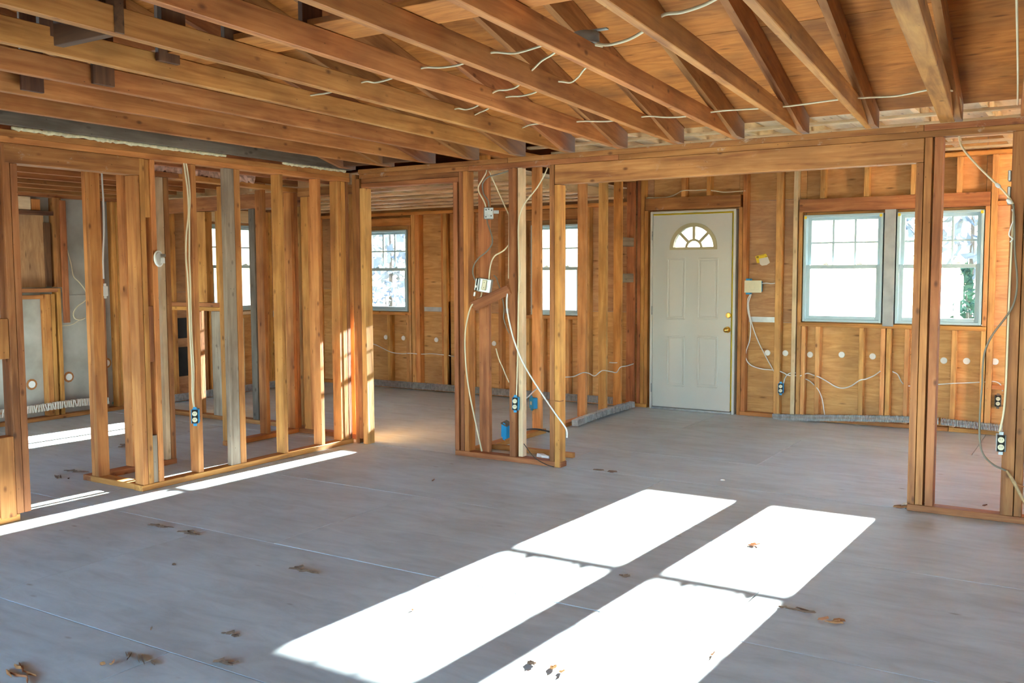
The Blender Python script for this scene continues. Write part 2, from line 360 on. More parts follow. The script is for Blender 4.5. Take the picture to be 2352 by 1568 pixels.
# clapboard siding outside, closing the joints, and the porch beam before the door
def siding(x0, x1, z0, z1): box('siding', (x0, x1), (SH+.016, SH+.03), (z0, z1), 'greypost', wf, 0)
siding(-3.6, -2.55, -.2, 2.8); siding(-2.55, -1.89, -.2, .95); siding(-2.55, -1.89, 1.955, 2.8); siding(-1.89, -.115, -.2, 2.8); siding(-.115, .495, -.2, .95); siding(-.115, .495, 1.955, 2.8)
siding(.495, XD0+.018, -.2, 2.8); siding(XD0+.018, XD1-.018, 2.034, 2.8); siding(XD1-.018, 2.9, -.2, 2.8); siding(2.9, 3.605, -.2, .948); siding(2.9, 3.605, 1.96, 2.8); siding(3.605, 3.73, -.2, 2.8)
siding(3.73, 4.43, -.2, .948); siding(3.73, 4.43, 1.96, 2.8); siding(4.43, 6.95, -.2, 2.8)
po = structure('porch', (1.8, D+.7, 2.3))
box('porch_roof', (.7, 2.72), (SH+.035, D+1.5), (2.42, 2.46), 'white', po); box('porch_beam', (.7, 2.72), (D+1.36, D+1.46), (1.98, 2.415), 'white', po)
for x in (.72, 2.60): box('porch_post', (x, x+.1), (D+1.36, D+1.46), (-.6, 1.975), 'white', po)
# bottom plate, in lengths
for a, b in ((-3.40, -1.2), (-1.2, 1.29), (2.28, 4.2), (4.2, 6.8)): box('bottom_plate', (a+.002, b-.002), (D, SH-.001), (0.001, .038), 'stud', wf)
box('top_plate', (-3.4, 1.10), (D, SH-.001), (2.125, 2.163), 'stud', wf)
box('top_plate', (1.16, 6.8), (D, SH-.001), (2.422, 2.46), 'stud', wf)
# bedroom part
for x0, x1 in ((-3.385, -3.347), (-3.05, -3.012), (-2.655, -2.617)): fstud(x0, x1, .04, 2.124)
fstud(-2.612, -2.574, .04, 2.0); 
box('block', (-3.010, -2.657), (D, SH-.001), (1.57, 1.608), 'stud', wf); box('block', (-3.010, -2.657), (D, SH-.001), (.925, .963), 'stud', wf)
box('header', (-2.612, -1.822), (D-.002, SH-.001), (2.002, 2.124-.028), 'stud', wf)
fstud(-1.868, -1.830, .04, 2.0); fstud(-1.82, -1.770, .04, 2.124); fstud(-1.768, -1.700, .04, 2.124, 'stud', .004)
fstud(-1.385, -1.300, .04, 2.124, 'stud', .02)
fstud(-1.345, -1.300, .04, 2.124)
box('sill', (-2.612, -1.83), (D-.002, SH-.001), (.908, .946), 'stud', wf)
for x0, x1 in ((-2.21, -2.165), (-1.91, -1.872), (-2.57, -2.535)): fstud(x0, x1, .04, .907)
for x0 in (-.97, -.56, -.235): fstud(x0, x0+.04, .04, 2.124)
fstud(-.19, -.15, .04, .907); fstud(.53, .568, .04, 2.124); fstud(.572, .61, .04, 2.124); fstud(.90, .938, .04, 2.124)
box('header', (-.19, .57), (D-.002, SH-.001), (2.0, 2.12), 'red', wf); box('sill', (-.19, .527), (D-.002, SH-.001), (.908, .946), 'stud', wf)
for x0 in (.0, .32): fstud(x0, x0+.038, .04, .907)
# around the door
fstud(1.172, 1.210, .04, 2.42, 'red', .0); fstud(1.214, 1.252, .04, 2.42, 'stud'); fstud(1.256, 1.294, .04, 2.06, 'stud')
box('header', (1.262, 2.276), (D-.003, SH-.001), (2.062, 2.185), 'plast', wf)
fstud(1.655, 1.705, 2.187, 2.42, 'stud'); fstud(1.925, 1.968, 2.187, 2.42, 'stud')
fstud(2.262, 2.298, .0, 2.06, 'stud'); fstud(2.302, 2.344, .04, 2.42, 'stud')
fstud(2.630, 2.688, .04, 2.42); fstud(2.795, 2.835, .04, 2.42, 'pale'); fstud(2.848, 2.884, .04, 2.0)
# double window framing
box('header', (2.850, 4.476), (D-.003, SH-.001), (1.985, 2.108), 'red', wf)
box('sill', (2.850, 4.476), (D-.003, SH-.001), (.905, .943), 'stud', wf)
for x0, x1 in ((3.040, 3.085), (3.432, 3.478), (3.830, 3.868), (4.205, 4.248)): fstud(x0, x1, 2.11, 2.42)
for x0, x1 in ((2.888, 2.926), (3.022, 3.064), (3.420, 3.462), (3.610, 3.650), (3.660, 3.698), (3.815, 3.853), (4.204, 4.246), (4.438, 4.474)): fstud(x0, x1, .04, .904)
fstud(4.440, 4.476, .945, 1.984); fstud(4.482, 4.530, .04, 2.42)
for x0 in (4.86, 5.27, 5.68, 6.1, 6.5): fstud(x0, x0+.04, .04, 2.42)
box('block', (4.532, 4.858), (D, SH-.001), (1.985, 2.023), 'stud', wf); box('block', (4.532, 4.858), (D, SH-.001), (.40, .438), 'stud', wf)
# grey painted board between the two windows
box('mullion_board', (3.622, 3.716), (D-.012, SH), (.925, 1.985), 'greypost', wf)['label'] = 'grey painted mullion board between windows'
# round plugs in blown-insulation holes
for x, z in ((-3.114, .615), (-2.309, .619), (-2.024, .618), (-1.513, .614), (-.68, .60), (.325, .606), (2.54, .628), (2.712, .632), (2.951, .628), (3.247, .64), (3.529, .636), (4.136, .626), (4.323, .63), (4.543, .636)):
    cyl('plug', (x+jit(.004), SH-.004, z), (0, -1, 0), .030, .012, 'plug', wf, 20, .027)['label'] = 'round white plug'
# strips of silver tape over the panel joints
for (x0, x1, z) in ((2.350, 2.622, .955), (-1.695, -1.395, .985), (-.55, -.30, .985)):
    box('tape_strip', (x0, x1), (SH-.003, SH-.0005), (z-.026, z+.026), 'tape', wf, .0005)['label'] = 'silver joint tape'

# ------------------------------------------------------------------ windows
def window(n, x0, x1, z0, z1, axis='y', at=D):
    """double-hung vinyl window: frame, two sashes, six panes over one"""
    w = structure('window_%d' % n)
    if axis == 'y': f = lambda name, a, b, d, mat, par, bev=.002: box(name, a, (at+d[0], at+d[1]), b, mat, par, bev)
    else: f = lambda name, a, b, d, mat, par, bev=.002: box(name, (at-d[1], at-d[0]), a, b, mat, par, bev)
    fw = .022
    f('frame', (x0, x0+fw), (z0, z1), (-.006, .115), 'vinyl', w); f('frame', (x1-fw, x1), (z0, z1), (-.006, .115), 'vinyl', w)
    f('frame', (x0+fw, x1-fw), (z1-fw, z1), (-.006, .115), 'vinyl', w); f('frame', (x0+fw, x1-fw), (z0, z0+fw), (-.006, .115), 'vinyl', w)
    a, b = x0+fw, x1-fw; zm = z0+(z1-z0)*.515
    for nm, lo, hi, d0, rt, rb in (('upper_sash', zm-.018, z1-fw, .062, .028, .034), ('lower_sash', z0+fw, zm+.018, .022, .034, .032)):
        st = .036; d = (d0, d0+.034)
        s = f(nm, (a+.001, a+st), (lo, hi), d, 'vinyl', w)
        f('stile', (b-st, b-.001), (lo, hi), d, 'vinyl', s)
        f('rail', (a+st, b-st), (hi-rt, hi), d, 'vinyl', s); f('rail', (a+st, b-st), (lo, lo+rb), d, 'vinyl', s)
        ga, gb, gl, gh = a+st, b-st, lo+rb, hi-rt
        f('pane', (ga, gb), (gl, gh), (d0+.015, d0+.019), 'glass', s, 0)
        if nm == 'upper_sash':
            for k in (1, 2):
                xx = ga+(gb-ga)*k/3; f('muntin', (xx-.009, xx+.009), (gl, gh), (d0+.008, d0+.026), 'vinyl', s, .001)
            zz = (gl+gh)/2; f('muntin', (ga, gb), (zz-.008, zz+.008), (d0+.0085, d0+.0255), 'vinyl', s, .001)
    for k in (.27, .73):
        xx = a+(b-a)*k; lk = f('sash_lock', (xx-.026, xx+.026), (zm+.0185, zm+.028), (.024, .056), 'vinyl', w, .003)
        f('lever', (xx-.010, xx+.018), (zm+.0285, zm+.036), (.030, .046), 'vinyl', lk, .002)
    return w
for i, (x0, x1, z0, z1) in enumerate(WINS): window(i+1, x0, x1, z0, z1)
for x in (2.912, 3.588, 3.745, 4.415):
    box('corner_block', (x-.011, x+.011), (D-.012, D-.006), (1.922, 1.948), 'yellow', bpy.data.objects['window_3'] if x < 3.65 else bpy.data.objects['window_4'], .002)['label'] = 'yellow corner shipping block'
window(5, 1.475, 2.245, .985, 2.000, 'x', -3.455)

# ------------------------------------------------------------------ entry door
dr = structure('door_1', (1.32, D, 0))
jx0, jx1, jz = 1.328, 2.230, 2.046
for a in ((jx0-.004, jx0+.020), (jx1-.020, jx1+.004)): box('jamb', a, (D-.008, SH+.02), (.0, jz), 'white', dr)
box('jamb', (jx0+.020, jx1-.020), (D-.008, SH+.02), (jz-.022, jz), 'white', dr)
box('threshold', (jx0+.02, jx1-.02), (D-.02, SH+.03), (.001, .022), 'galv', dr)
sx0, sx1, sz0, sz1 = jx0+.024, jx1-.038, .026, jz-.038
DF = D+.004
def arc_poly(cx, cz, r, n=28, a0=0, a1=math.pi): return [(cx+r*math.cos(a0+(a1-a0)*k/n), cz+r*math.sin(a0+(a1-a0)*k/n)) for k in range(n+1)]
fcx, fcz, fr = 1.790, 1.669, .236
def door_slab():
    # slab split in two pieces at the fanlight's foot so its arched opening is real
    lo = [(sx0, sz0), (sx1, sz0), (sx1, fcz), (sx0, fcz)]
    up = [(sx0, fcz)] + [(sx0, sz1), (sx1, sz1), (sx1, fcz)] + arc_poly(fcx, fcz, fr)
    vs, fs = [], []
    def add(poly):
        n = len(poly); o = len(vs)
        vs.extend((p[0], DF, p[1]) for p in poly); vs.extend((p[0], DF+.044, p[1]) for p in poly)
        fs.append(tuple(o+i for i in range(n))); fs.append(tuple(o+n+i for i in reversed(range(n))))
        fs.extend((o+i, o+n+i, o+n+(i+1) % n, o+(i+1) % n) for i in range(n))
    add(lo); add(up)
    me = mesh_from(vs, fs); bm = bmesh.new(); bm.from_mesh(me); bmesh.ops.recalc_face_normals(bm, faces=bm.faces); bm.to_mesh(me); bm.free()
    return link('slab', me, 'doorwhite', dr)
slab = door_slab()
for a in ((jx0+.0205, sx0+.012), (sx1-.012, jx1-.0205)): box('stop', a, (DF+.047, SH+.015), (.0225, jz-.023), 'white', dr)
box('stop', (sx0+.013, sx1-.013), (DF+.047, SH+.015), (sz1-.014, jz-.023), 'white', dr); box('sweep', (sx0+.013, sx1-.013), (DF+.047, SH), (.0225, .05), 'galv', dr)
def ring(name, cx, cz, r0, r1, y0, y1, mat, parent, n=28):
    vs, fs = [], []
    for k in range(n+1):
        an = math.pi*k/n; c, s = math.cos(an), math.sin(an)
        vs += [(cx+r0*c, y0, cz+r0*s), (cx+r1*c, y0, cz+r1*s), (cx+r1*c, y1, cz+r1*s), (cx+r0*c, y1, cz+r0*s)]
    for k in range(n):
        for j in range(4): fs.append((k*4+j, k*4+(j+1) % 4, k*4+4+(j+1) % 4, k*4+4+j))
    fs += [(0, 1, 2, 3), (n*4+3, n*4+2, n*4+1, n*4)]
    me = mesh_from(vs, fs); bm = bmesh.new(); bm.from_mesh(me); bmesh.ops.recalc_face_normals(bm, faces=bm.faces); bm.to_mesh(me); bm.free()
    return link(name, me, mat, parent)
M['fan'] = plain('cream_fanlight_frame', (.42, .37, .22), .45)
fan = ring('fanlight', fcx, fcz, fr-.022, fr+.016, DF-.012, DF+.05, 'fan', dr)
box('fan_sill', (fcx-fr-.016, fcx+fr+.016), (DF-.012, DF+.05), (fcz-.018, fcz+.008), 'fan', fan)
ring('fan_hub', fcx, fcz, .070, .092, DF+.006, DF+.030, 'fan', fan, 16)
for an in (45, 90, 135):
    c, s = math.cos(math.radians(an)), math.sin(math.radians(an))
    beam('spoke', (fcx+.085*c, DF+.018, fcz+.085*s), (fcx+(fr-.02)*c, DF+.018, fcz+(fr-.02)*s), 0.026, .027, 'fan', fan, (-s, 0, c))
prism('pane', arc_poly(fcx, fcz, fr-.004), DF+.02, DF+.024, 'y', 'glass', fan)
def door_panel(x0, x1, z0, z1):
    p = box('raised_panel', (x0+.028, x1-.028), (DF-.006, DF+.004), (z0+.028, z1-.028), 'doorwhite', dr, .005)
    for a, b in (((x0, x1), (z0, z0+.016)), ((x0, x1), (z1-.016, z1)), ((x0, x0+.016), (z0+.0165, z1-.0165)), ((x1-.016, x1), (z0+.0165, z1-.0165))):
        box('moulding', a, (DF-.008, DF+.004), b, 'doorwhite', p, .004)
for (u0, u1, v0, v1) in ((1.508, 1.707, 0.941, 1.570), (1.842, 2.057, 0.949, 1.567),
                         (1.512, 1.708, 0.248, 0.775), (1.844, 2.060, 0.255, 0.777)):
    door_panel(u0, u1, v0, v1)
kx, kz = 2.160, 0.849; bx_, bz_ = 2.167, 0.993
kn = cyl('knob', (kx, DF-.004, kz), (0, -1, 0), .032, .008, 'brass', dr, 24); ball('knob_ball', (kx, DF-.052, kz), .028, 'brass', kn, (1, .8, 1)); cyl('neck', (kx, DF-.02, kz), (0, -1, 0), .012, .03, 'brass', kn, 14)
db = cyl('deadbolt', (bx_, DF-.008, bz_), (0, -1, 0), .030, .016, 'brass', dr, 24, .024); box('thumb_turn', (bx_-.006, bx_+.006), (DF-.034, DF-.016), (bz_-.018, bz_+.018), 'brass', db)
for z in (.22, 1.03, 1.80): cyl('hinge', (sx0-.004, D-.012, z), (0, 0, 1), .006, .09, 'galv', dr, 10)
box('weatherstrip', (sx0-.002, jx1-.021), (D+.010, D+.040), (sz1+.001, jz-.023), 'seal', dr, .001)['label'] = 'yellow weatherstrip'
box('weatherstrip', (sx1+.001, jx1-.021), (D+.010, D+.040), (.03, sz1), 'seal', dr, .001)['label'] = 'yellow weatherstrip'

# ------------------------------------------------------------------ left end wall (far side of the house)
wl_ = structure('wall_left', (-3.45, 0, 0))
XL = -3.40; XS = -3.49
def lstud(y0, y1, z0, z1, mat='stud', dx=0): return box('stud', (XS+.001, XL+dx), (y0, y1), (z0, z1), mat, wl_, .002)
def lsheath(y0, y1, z0, z1, mat): box('sheathing_panel', (XS-.014, XS), (y0+.0015, y1-.0015), (z0+.0015, z1-.0015), mat, wl_, .001, 0, 1)
lsheath(-10.2, -2.2, -.1, 2.6, 'greywall'); lsheath(-2.2, -.98, -.1, 2.6, 'greywall'); lsheath(-.98, .24, -.1, 1.22, 'greywall'); lsheath(-.98, .24, 1.22, 2.6, 'greywall')
lsheath(.24, 1.475, -.1, 1.22, 'sheath2'); lsheath(.24, 1.475, 1.22, 2.6, 'sheath2'); lsheath(1.475, 2.245, -.1, .985, 'sheath'); lsheath(1.475, 2.245, 2.0, 2.6, 'sheath2')
lsheath(2.245, 3.22, -.1, .9, 'sheath'); lsheath(2.245, 3.22, .9, 2.6, 'sheath2')
for (ya, yb, za, zb_) in ((-10.2, 1.48, -.2, 2.7), (1.48, 2.24, -.2, .982), (1.48, 2.24, 2.003, 2.7), (2.24, 3.25, -.2, 2.7)): box('siding', (XS-.03, XS-.016), (ya, yb), (za, zb_), 'greypost', wl_, 0)
box('bottom_plate', (XS+.001, XL), (-10, 3.12), (.001, .038), 'stud', wl_)
box('top_plate', (XS+.001, XL), (-10, 3.12), (2.215, 2.253), 'red', wl_); box('top_plate', (XS+.001, XL-.003), (-10, 3.12), (2.176, 2.213), 'red', wl_)
for y0, m_ in ((-2.6, 'stud'), (-2.15, 'stud'), (-1.7, 'stud'), (-1.3, 'stud')): lstud(y0, y0+.04, .04, 2.174, m_)
lstud(-.60, -.545, .04, 1.235); lstud(-.54, -.50, .04, 1.235); lstud(-.475, -.435, .04, 1.29); 
lstud(-.475, -.41, 1.30, 2.174, 'red', .02); 
box('post', (XL+.022, XL+.045), (-.435, -.375), (.95, 2.15), 'red', wl_)
box('shelf_board', (XS+.001, XL+.02), (-1.15, -.48), (1.255, 1.293), 'red', wl_); box('header', (XS+.001, XL), (-1.15, -.62), (1.19, 1.228), 'stud', wl_)
box('boarded_panel', (XS+.02, XS+.034), (-1.15, -.55), (1.30, 2.0), 'sheath2', wl_)
box('header', (XS+.001, XL), (-1.15, -.48), (2.0, 2.04), 'dark', wl_); 
box('block', (XS+.02, XL-.01), (-.86, -.70), (2.045, 2.17), 'pale', wl_); box('block', (XS+.02, XL-.01), (-1.1, -.87), (2.045, 2.15), 'sheath', wl_); box('block', (XS+.02, XL-.02), (-.69, -.60), (2.045, 2.15), 'stud', wl_)
box('slot_board', (XS+.035, XS+.06), (-.56, -.50), (1.31, 1.93), 'dark', wl_)
lstud(.01, .05, .04, 2.174, 'red'); lstud(.165, .205, .04, 2.174); lstud(.21, .25, .04, 2.174); lstud(.255, .33, .04, 2.174, 'pale', .03)
# framing round the end window
for y0, y1, m_ in ((.90, .94, 'stud'), (1.31, 1.35, 'red'), (1.395, 1.435, 'stud'), (2.285, 2.325, 'stud'), (2.33, 2.37, 'stud'), (2.70, 2.74, 'stud'), (3.08, 3.12, 'stud')): lstud(y0, y1, .04, 2.174, m_)
box('header', (XS+.001, XL), (1.437, 2.283), (2.03, 2.172), 'pale', wl_); box('sill', (XS+.001, XL+.004), (1.437, 2.283), (.935, .972), 'pale', wl_); box('sill', (XS+.001, XL+.002), (1.437, 2.283), (.895, .933), 'stud', wl_)
for y0 in (1.44, 1.60, 1.86, 2.243): lstud(y0, y0+.038, .04, .893, 'pale')
for (y0, y1, z0, z1) in ((.96, 1.18, .70, .93), (.96, 1.22, .27, .60)): box('tar_paper', (XS+.001, XS+.008), (y0, y1), (z0, z1), 'tar', wl_, .001)['label'] = 'black tar paper patch'
for y, z in ((-.72, .36), (-.33, .395), (.10, .50)):
    cyl('plug', (XS+.004, y, z), (1, 0, 0), .034, .012, 'plug', wl_, 18)['label'] = 'round white plug'
    cyl('rough_hole', (XS+.0015, y, z), (1, 0, 0), .055, .006, 'rafter', wl_, 11)['label'] = 'ragged brown hole edge'
for y, z in ((2.42, .56), (2.72, .55)):
    cyl('plug', (XS+.004, y, z), (1, 0, 0), .03, .012, 'plug', wl_, 18)
box('tape_strip', (XS+.0005, XS+.003), (2.38, 2.70), (.88, .96), 'tape', wl_, .0005)

# ------------------------------------------------------------------ partition with the closet (runs away from the viewer on the left)
wc = structure('wall_closet', (0, -1, 0))
PB = -.089
def pstud(y0, y1, z0, z1, mat='stud', x0=PB, x1=0): return box('stud', (x0, x1+jit(.002)), (y0, y1), (z0, z1), mat, wc, .002)
box('bottom_plate', (PB, 0), (-2.074, -.002), (.001, .040), 'stud', wc)
box('bottom_plate', (PB, 0), (-4.6, -2.90), (.001, .040), 'stud', wc)
box('top_plate', (PB, .0), (-4.6, -.6), (2.217, 2.254), 'stud', wc); box('top_plate', (PB, .0), (-.597, -.002), (2.217, 2.254), 'stud', wc)
box('top_plate', (PB, .001), (-4.6, -.002), (2.180, 2.2165), 'stud', wc)
box('header', (PB, .004), (-2.905, -2.020), (2.068, 2.178), 'plast', wc)
# jambs left of the doorway
pstud(-2.872, -2.834+.002, .042, 2.066, 'red'); pstud(-2.918, -2.876, .042, 2.178, 'red'); pstud(-3.06, -3.02, .042, 2.178, 'stud'); pstud(-3.45, -3.41, .042, 2.178); pstud(-3.86, -3.82, .042, 2.178); pstud(-4.27, -4.23, .042, 2.178); pstud(-4.6, -4.56, .042, 2.178)
box('block', (PB+.01, .004), (-3.015, -2.922), (.03, .50), 'joist', wc); box('block', (PB+.01, 0), (-3.015, -2.922), (.95, 1.18), 'stud', wc)
# studs right of the doorway
pstud(-2.062, -2.024, .042, 2.066); pstud(-2.020, -1.982, .042, 2.178); pstud(-1.938, -1.900, .042, 2.178)
for z0, z1, m_ in ((1.80, 2.176, 'stud'), (.85, 1.22, 'red'), (.042, .36, 'grey')): box('block', (PB+.006, -.006), (-1.979, -1.941), (z0, z1), m_, wc)
pstud(-1.610, -1.568, .042, 2.178)
box('stud', (-.040, .002), (-1.322, -1.236), (.042, 2.178), 'grey', wc)['label'] = 'weathered grey stud set flat'
pstud(-1.232, -1.178, .042, 2.178); pstud(-.845, -.80+.038, .042, 2.178) if False else None
pstud(-.430, -.345, .042, 2.178) if False else None
pstud(-.795, -.755, .042, 2.178); pstud(-.385, -.345, .042, 2.178)
pstud(-.150, -.112, .042, 2.178); pstud(-.108, -.060, .042, 2.178); pstud(-.056, -.018, .042, 2.178, 'red')
# closet: side wall, back wall and far end wall
XB, XBF = -.575, -.77
box('bottom_plate', (XB-.0, PB-.002), (-2.062, -1.969), (.001, .040), 'stud', wc); box('bottom_plate', (XB-.089, XB-.002), (-2.06, -1.34), (.001, .040), 'red', wc)
box('bottom_plate', (XBF-.089, XBF), (-.66, .18), (.001, .040), 'stud', wc); box('bottom_plate', (XBF+.002, PB), (.13, .218), (.001, .040), 'red', wc)
box('top_plate', (XB, PB-.002), (-2.060, -1.971), (2.14, 2.178), 'stud', wc); box('top_plate', (XB-.089, XB-.002), (-2.06, -1.25), (2.14, 2.178), 'red', wc); beam('top_plate', (XB-.05, -1.248, 2.159), (XBF-.045, .218, 2.159), .089, .038, 'stud', wc); box('top_plate', (XBF+.042, PB), (.13, .218), (2.10, 2.176), 'red', wc)
def cstud(x0, x1, y0, y1, mat='stud', z1=2.138): box('stud', (x0, x1), (y0, y1), (.042, z1), mat, wc, .002)
cstud(XB+.012, XB+.048, -2.058, -1.972); cstud(XB+.050, XB+.088, -2.058, -1.972)
cstud(XB-.089, XB-.002, -1.72, -1.675); cstud(XB-.089, XB-.002, -1.43, -1.392, 'pale'); cstud(XB-.089, XB, -1.388, -1.345, 'red')
cstud(XBF-.089, XBF, -.655, -.615); cstud(XBF-.089, XBF, -.611, -.573); cstud(XBF-.089, XBF, -.245, -.205); cstud(XBF-.089, XBF, .09, .128); cstud(XBF-.089, XBF, .132, .17)
cstud(-.70, -.615, .135, .175, 'stud', 2.098); cstud(-.612, -.574, .13, .218, 'stud', 2.098); cstud(-.36, -.32, .13, .218, 'stud', 2.098) if False else None
cstud(-.135, -.095, .13, .218, 'stud', 2.098)
cstud(-.55, -.512, -2.058, -1.973) if False else None

# ------------------------------------------------------------------ bedroom partition beyond the closet
wb = structure('wall_bedroom', (-2, .3, 0))
box('bottom_plate', (-3.395, -.82), (.262, .350), (.001, .040), 'red', wb)
box('rail', (-3.36, -1.86), (.262, .350), (1.105, 1.143), 'red', wb); box('rail', (-3.36, -1.90), (.262, .350), (1.065, 1.102), 'stud', wb)
for x0, x1, z0, z1, m_ in ((-2.285, -2.10, 1.146, 2.03, 'stud'), (-1.96, -1.87, 1.146, 2.03, 'stud'), (-2.05, -1.885, .042, 1.062, 'grey'), (-1.500, -1.425, .042, 2.03, 'greydark'), (-2.30, -2.255, .042, 1.062, 'stud'), (-.905, -.83, .042, 2.03, 'stud'), (-1.06, -1.02, .042, 2.03, 'stud')):
    box('stud', (x0, x1), (.265, .348), (z0, z1), m_, wb)
box('header', (-3.39, -.82), (.262, .350), (2.034, 2.168), 'red', wb)

# ------------------------------------------------------------------ partition with the wide openings
wo = structure('wall_opening', (2, 0, 0))
YB = .089
def ostud(x0, x1, z0, z1, mat='stud', y0=0, y1=YB): return box('stud', (x0, x1), (y0+jit(.002), y1), (z0, z1), mat, wo, .002)
for a, b in ((.09, 1.545), (1.547, 4.40), (4.402, 6.9)): box('top_plate', (a, b), (0, YB), (2.241, H-.001), 'plast', wo)
for a, b in ((.10, 1.19), (1.192, 2.45), (2.452, 5.2), (5.202, 6.9)): box('top_plate', (a, b), (.001, YB), (2.203, 2.240), 'plast', wo)
box('header', (.12, 1.098), (.002, YB), (2.165, 2.2025), 'red', wo); box('header', (.12, 1.098), (0, YB), (2.126, 2.163), 'red', wo)
box('stud', (.020, .060), (.002, YB), (.001, 2.238), 'red', wo); box('stud', (.063, .101), (0, YB), (.042, 2.20), 'red', wo)
box('stud', (.104, .152), (.0, YB), (.001, 2.124), 'light', wo)
# stub wall with the wiring
box('bottom_plate', (1.046, 1.995), (.001, YB), (.001, .040), 'red', wo)
ostud(1.046, 1.084, .042, 2.125, 'red'); ostud(1.100, 1.136, .042, 2.202, 'red') ; ostud(1.140, 1.180, .042, 2.202, 'stud')
ostud(1.245, 1.335, .042, 2.202, 'red', .050, .088)
s_ = ostud(1.551, 1.602, .042, 2.202, 'red'); ostud(1.612, 1.650, .042, 2.202, 'pale', .03, YB)
ostud(1.902, 1.940, .042, 2.202, 'red'); ostud(1.944, 1.986, .001, 2.058, 'stud')
beam('brace', (1.237, -0.012, 1.174), (1.564, -0.012, 1.306), .022, .075, 'red', wo, (0, -.35, 1))
box('bottom_plate', (1.16, 1.90), (.36, .40), (.001, .040), 'stud', wo)
# wide opening
box('header', (1.945, 4.405), (.0, YB), (2.062, 2.2015), 'beamw', wo, .003)['label'] = 'deep stained header beam'
box('bottom_plate', (4.365, 6.9), (.001, YB), (.001, .040), 'red', wo)
ostud(4.365, 4.405, .042, 2.060, 'red'); ostud(4.409, 4.450, .042, 2.202, 'red'); ostud(4.462, 4.506, .042, 2.202, 'red')
ostud(4.860, 4.925, .042, 2.202, 'red'); ostud(4.930, 4.968, .042, 2.202, 'red'); ostud(5.4, 5.44, .042, 2.202); ostud(5.8, 5.84, .042, 2.202); ostud(6.2, 6.24, .042, 2.202)
for z0, z1 in ((1.93, 1.99), (1.80, 1.90)): box('metal_tie', (4.842, 4.859), (-.004, .06), (z0, z1), 'galv', wo, .004)

# ------------------------------------------------------------------ entry partition (runs to the front wall beside the door)
we = structure('wall_entry', (1.11, 1.5, 0))
box('bottom_plate', (1.075, 1.160), (.095, 1.24), (.001, .040), 'stud', we); box('bottom_plate', (1.075, 1.160), (1.55, 3.125), (.001, .040), 'stud', we)
box('top_plate', (1.075, 1.160), (.095, 3.125), (2.36, 2.398), 'stud', we); box('top_plate', (1.075, 1.160), (.095, 3.125), (2.40, 2.438), 'stud', we)
for y0, m_ in ((.32, 'stud'), (.83, 'stud'), (1.14, 'light'), (1.99, 'light'), (2.43, 'light'), (2.77, 'stud'), (3.085, 'red')): box('stud', (1.073, 1.160), (y0, y0+.04), (.042, 2.358), m_, we)
for z in (1.737, 1.366): box('block', (1.10, 1.158), (2.815, 3.08), (z-.045, z+.045), 'grey', we)

# ------------------------------------------------------------------ enclosing walls out of view, with unseen openings added and sized for sky fill
wr = structure('wall_right', (6.9, -3, 0))
def wall_with_holes(parent, axis, at, a0, a1, z0, z1, holes, mat):
    cuts = sorted({a0, a1, *[h[0] for h in holes], *[h[1] for h in holes]})
    for a, b in zip(cuts, cuts[1:]):
        hs = [h for h in holes if h[0] <= a and h[1] >= b]
        spans = [(z0, z1)] if not hs else [(z0, hs[0][2]), (hs[0][3], z1)]
        for s, e in spans:
            if axis == 'x': box('wall_panel', (at, at+.1), (a, b), (s, e), mat, parent, 0)
            else: box('wall_panel', (a, b), (at, at+.1), (s, e), mat, parent, 0)
wall_with_holes(wr, 'x', 8.8, -10.1, .1, -.1, 4.2, [(-7.4, -6.2, .9, 2.05)], 'plasterwall')
wall_with_holes(wr, 'x', 6.85, .1, 3.3, -.1, 2.8, [(1.1, 2.2, .9, 2.0)], 'plasterwall')
wk = structure('wall_back', (2, -10.1, 0))
wall_with_holes(wk, 'y', -10.2, -3.5, 8.9, -.1, 4.2, [(-2.6, -.8, .9, 2.15), (.3, 2.2, .9, 2.15), (4.0, 5.4, .05, 2.15), (6.6, 8.0, .9, 2.15)], 'plasterwall')
box('wall_panel', (-3.5, 8.9), (.12, .2), (2.60, 3.3), 'dark', wo, 0) if False else None
box('wall_panel', (6.9, 8.9), (.1, .2), (-.1, 2.7), 'plasterwall', wr, 0)

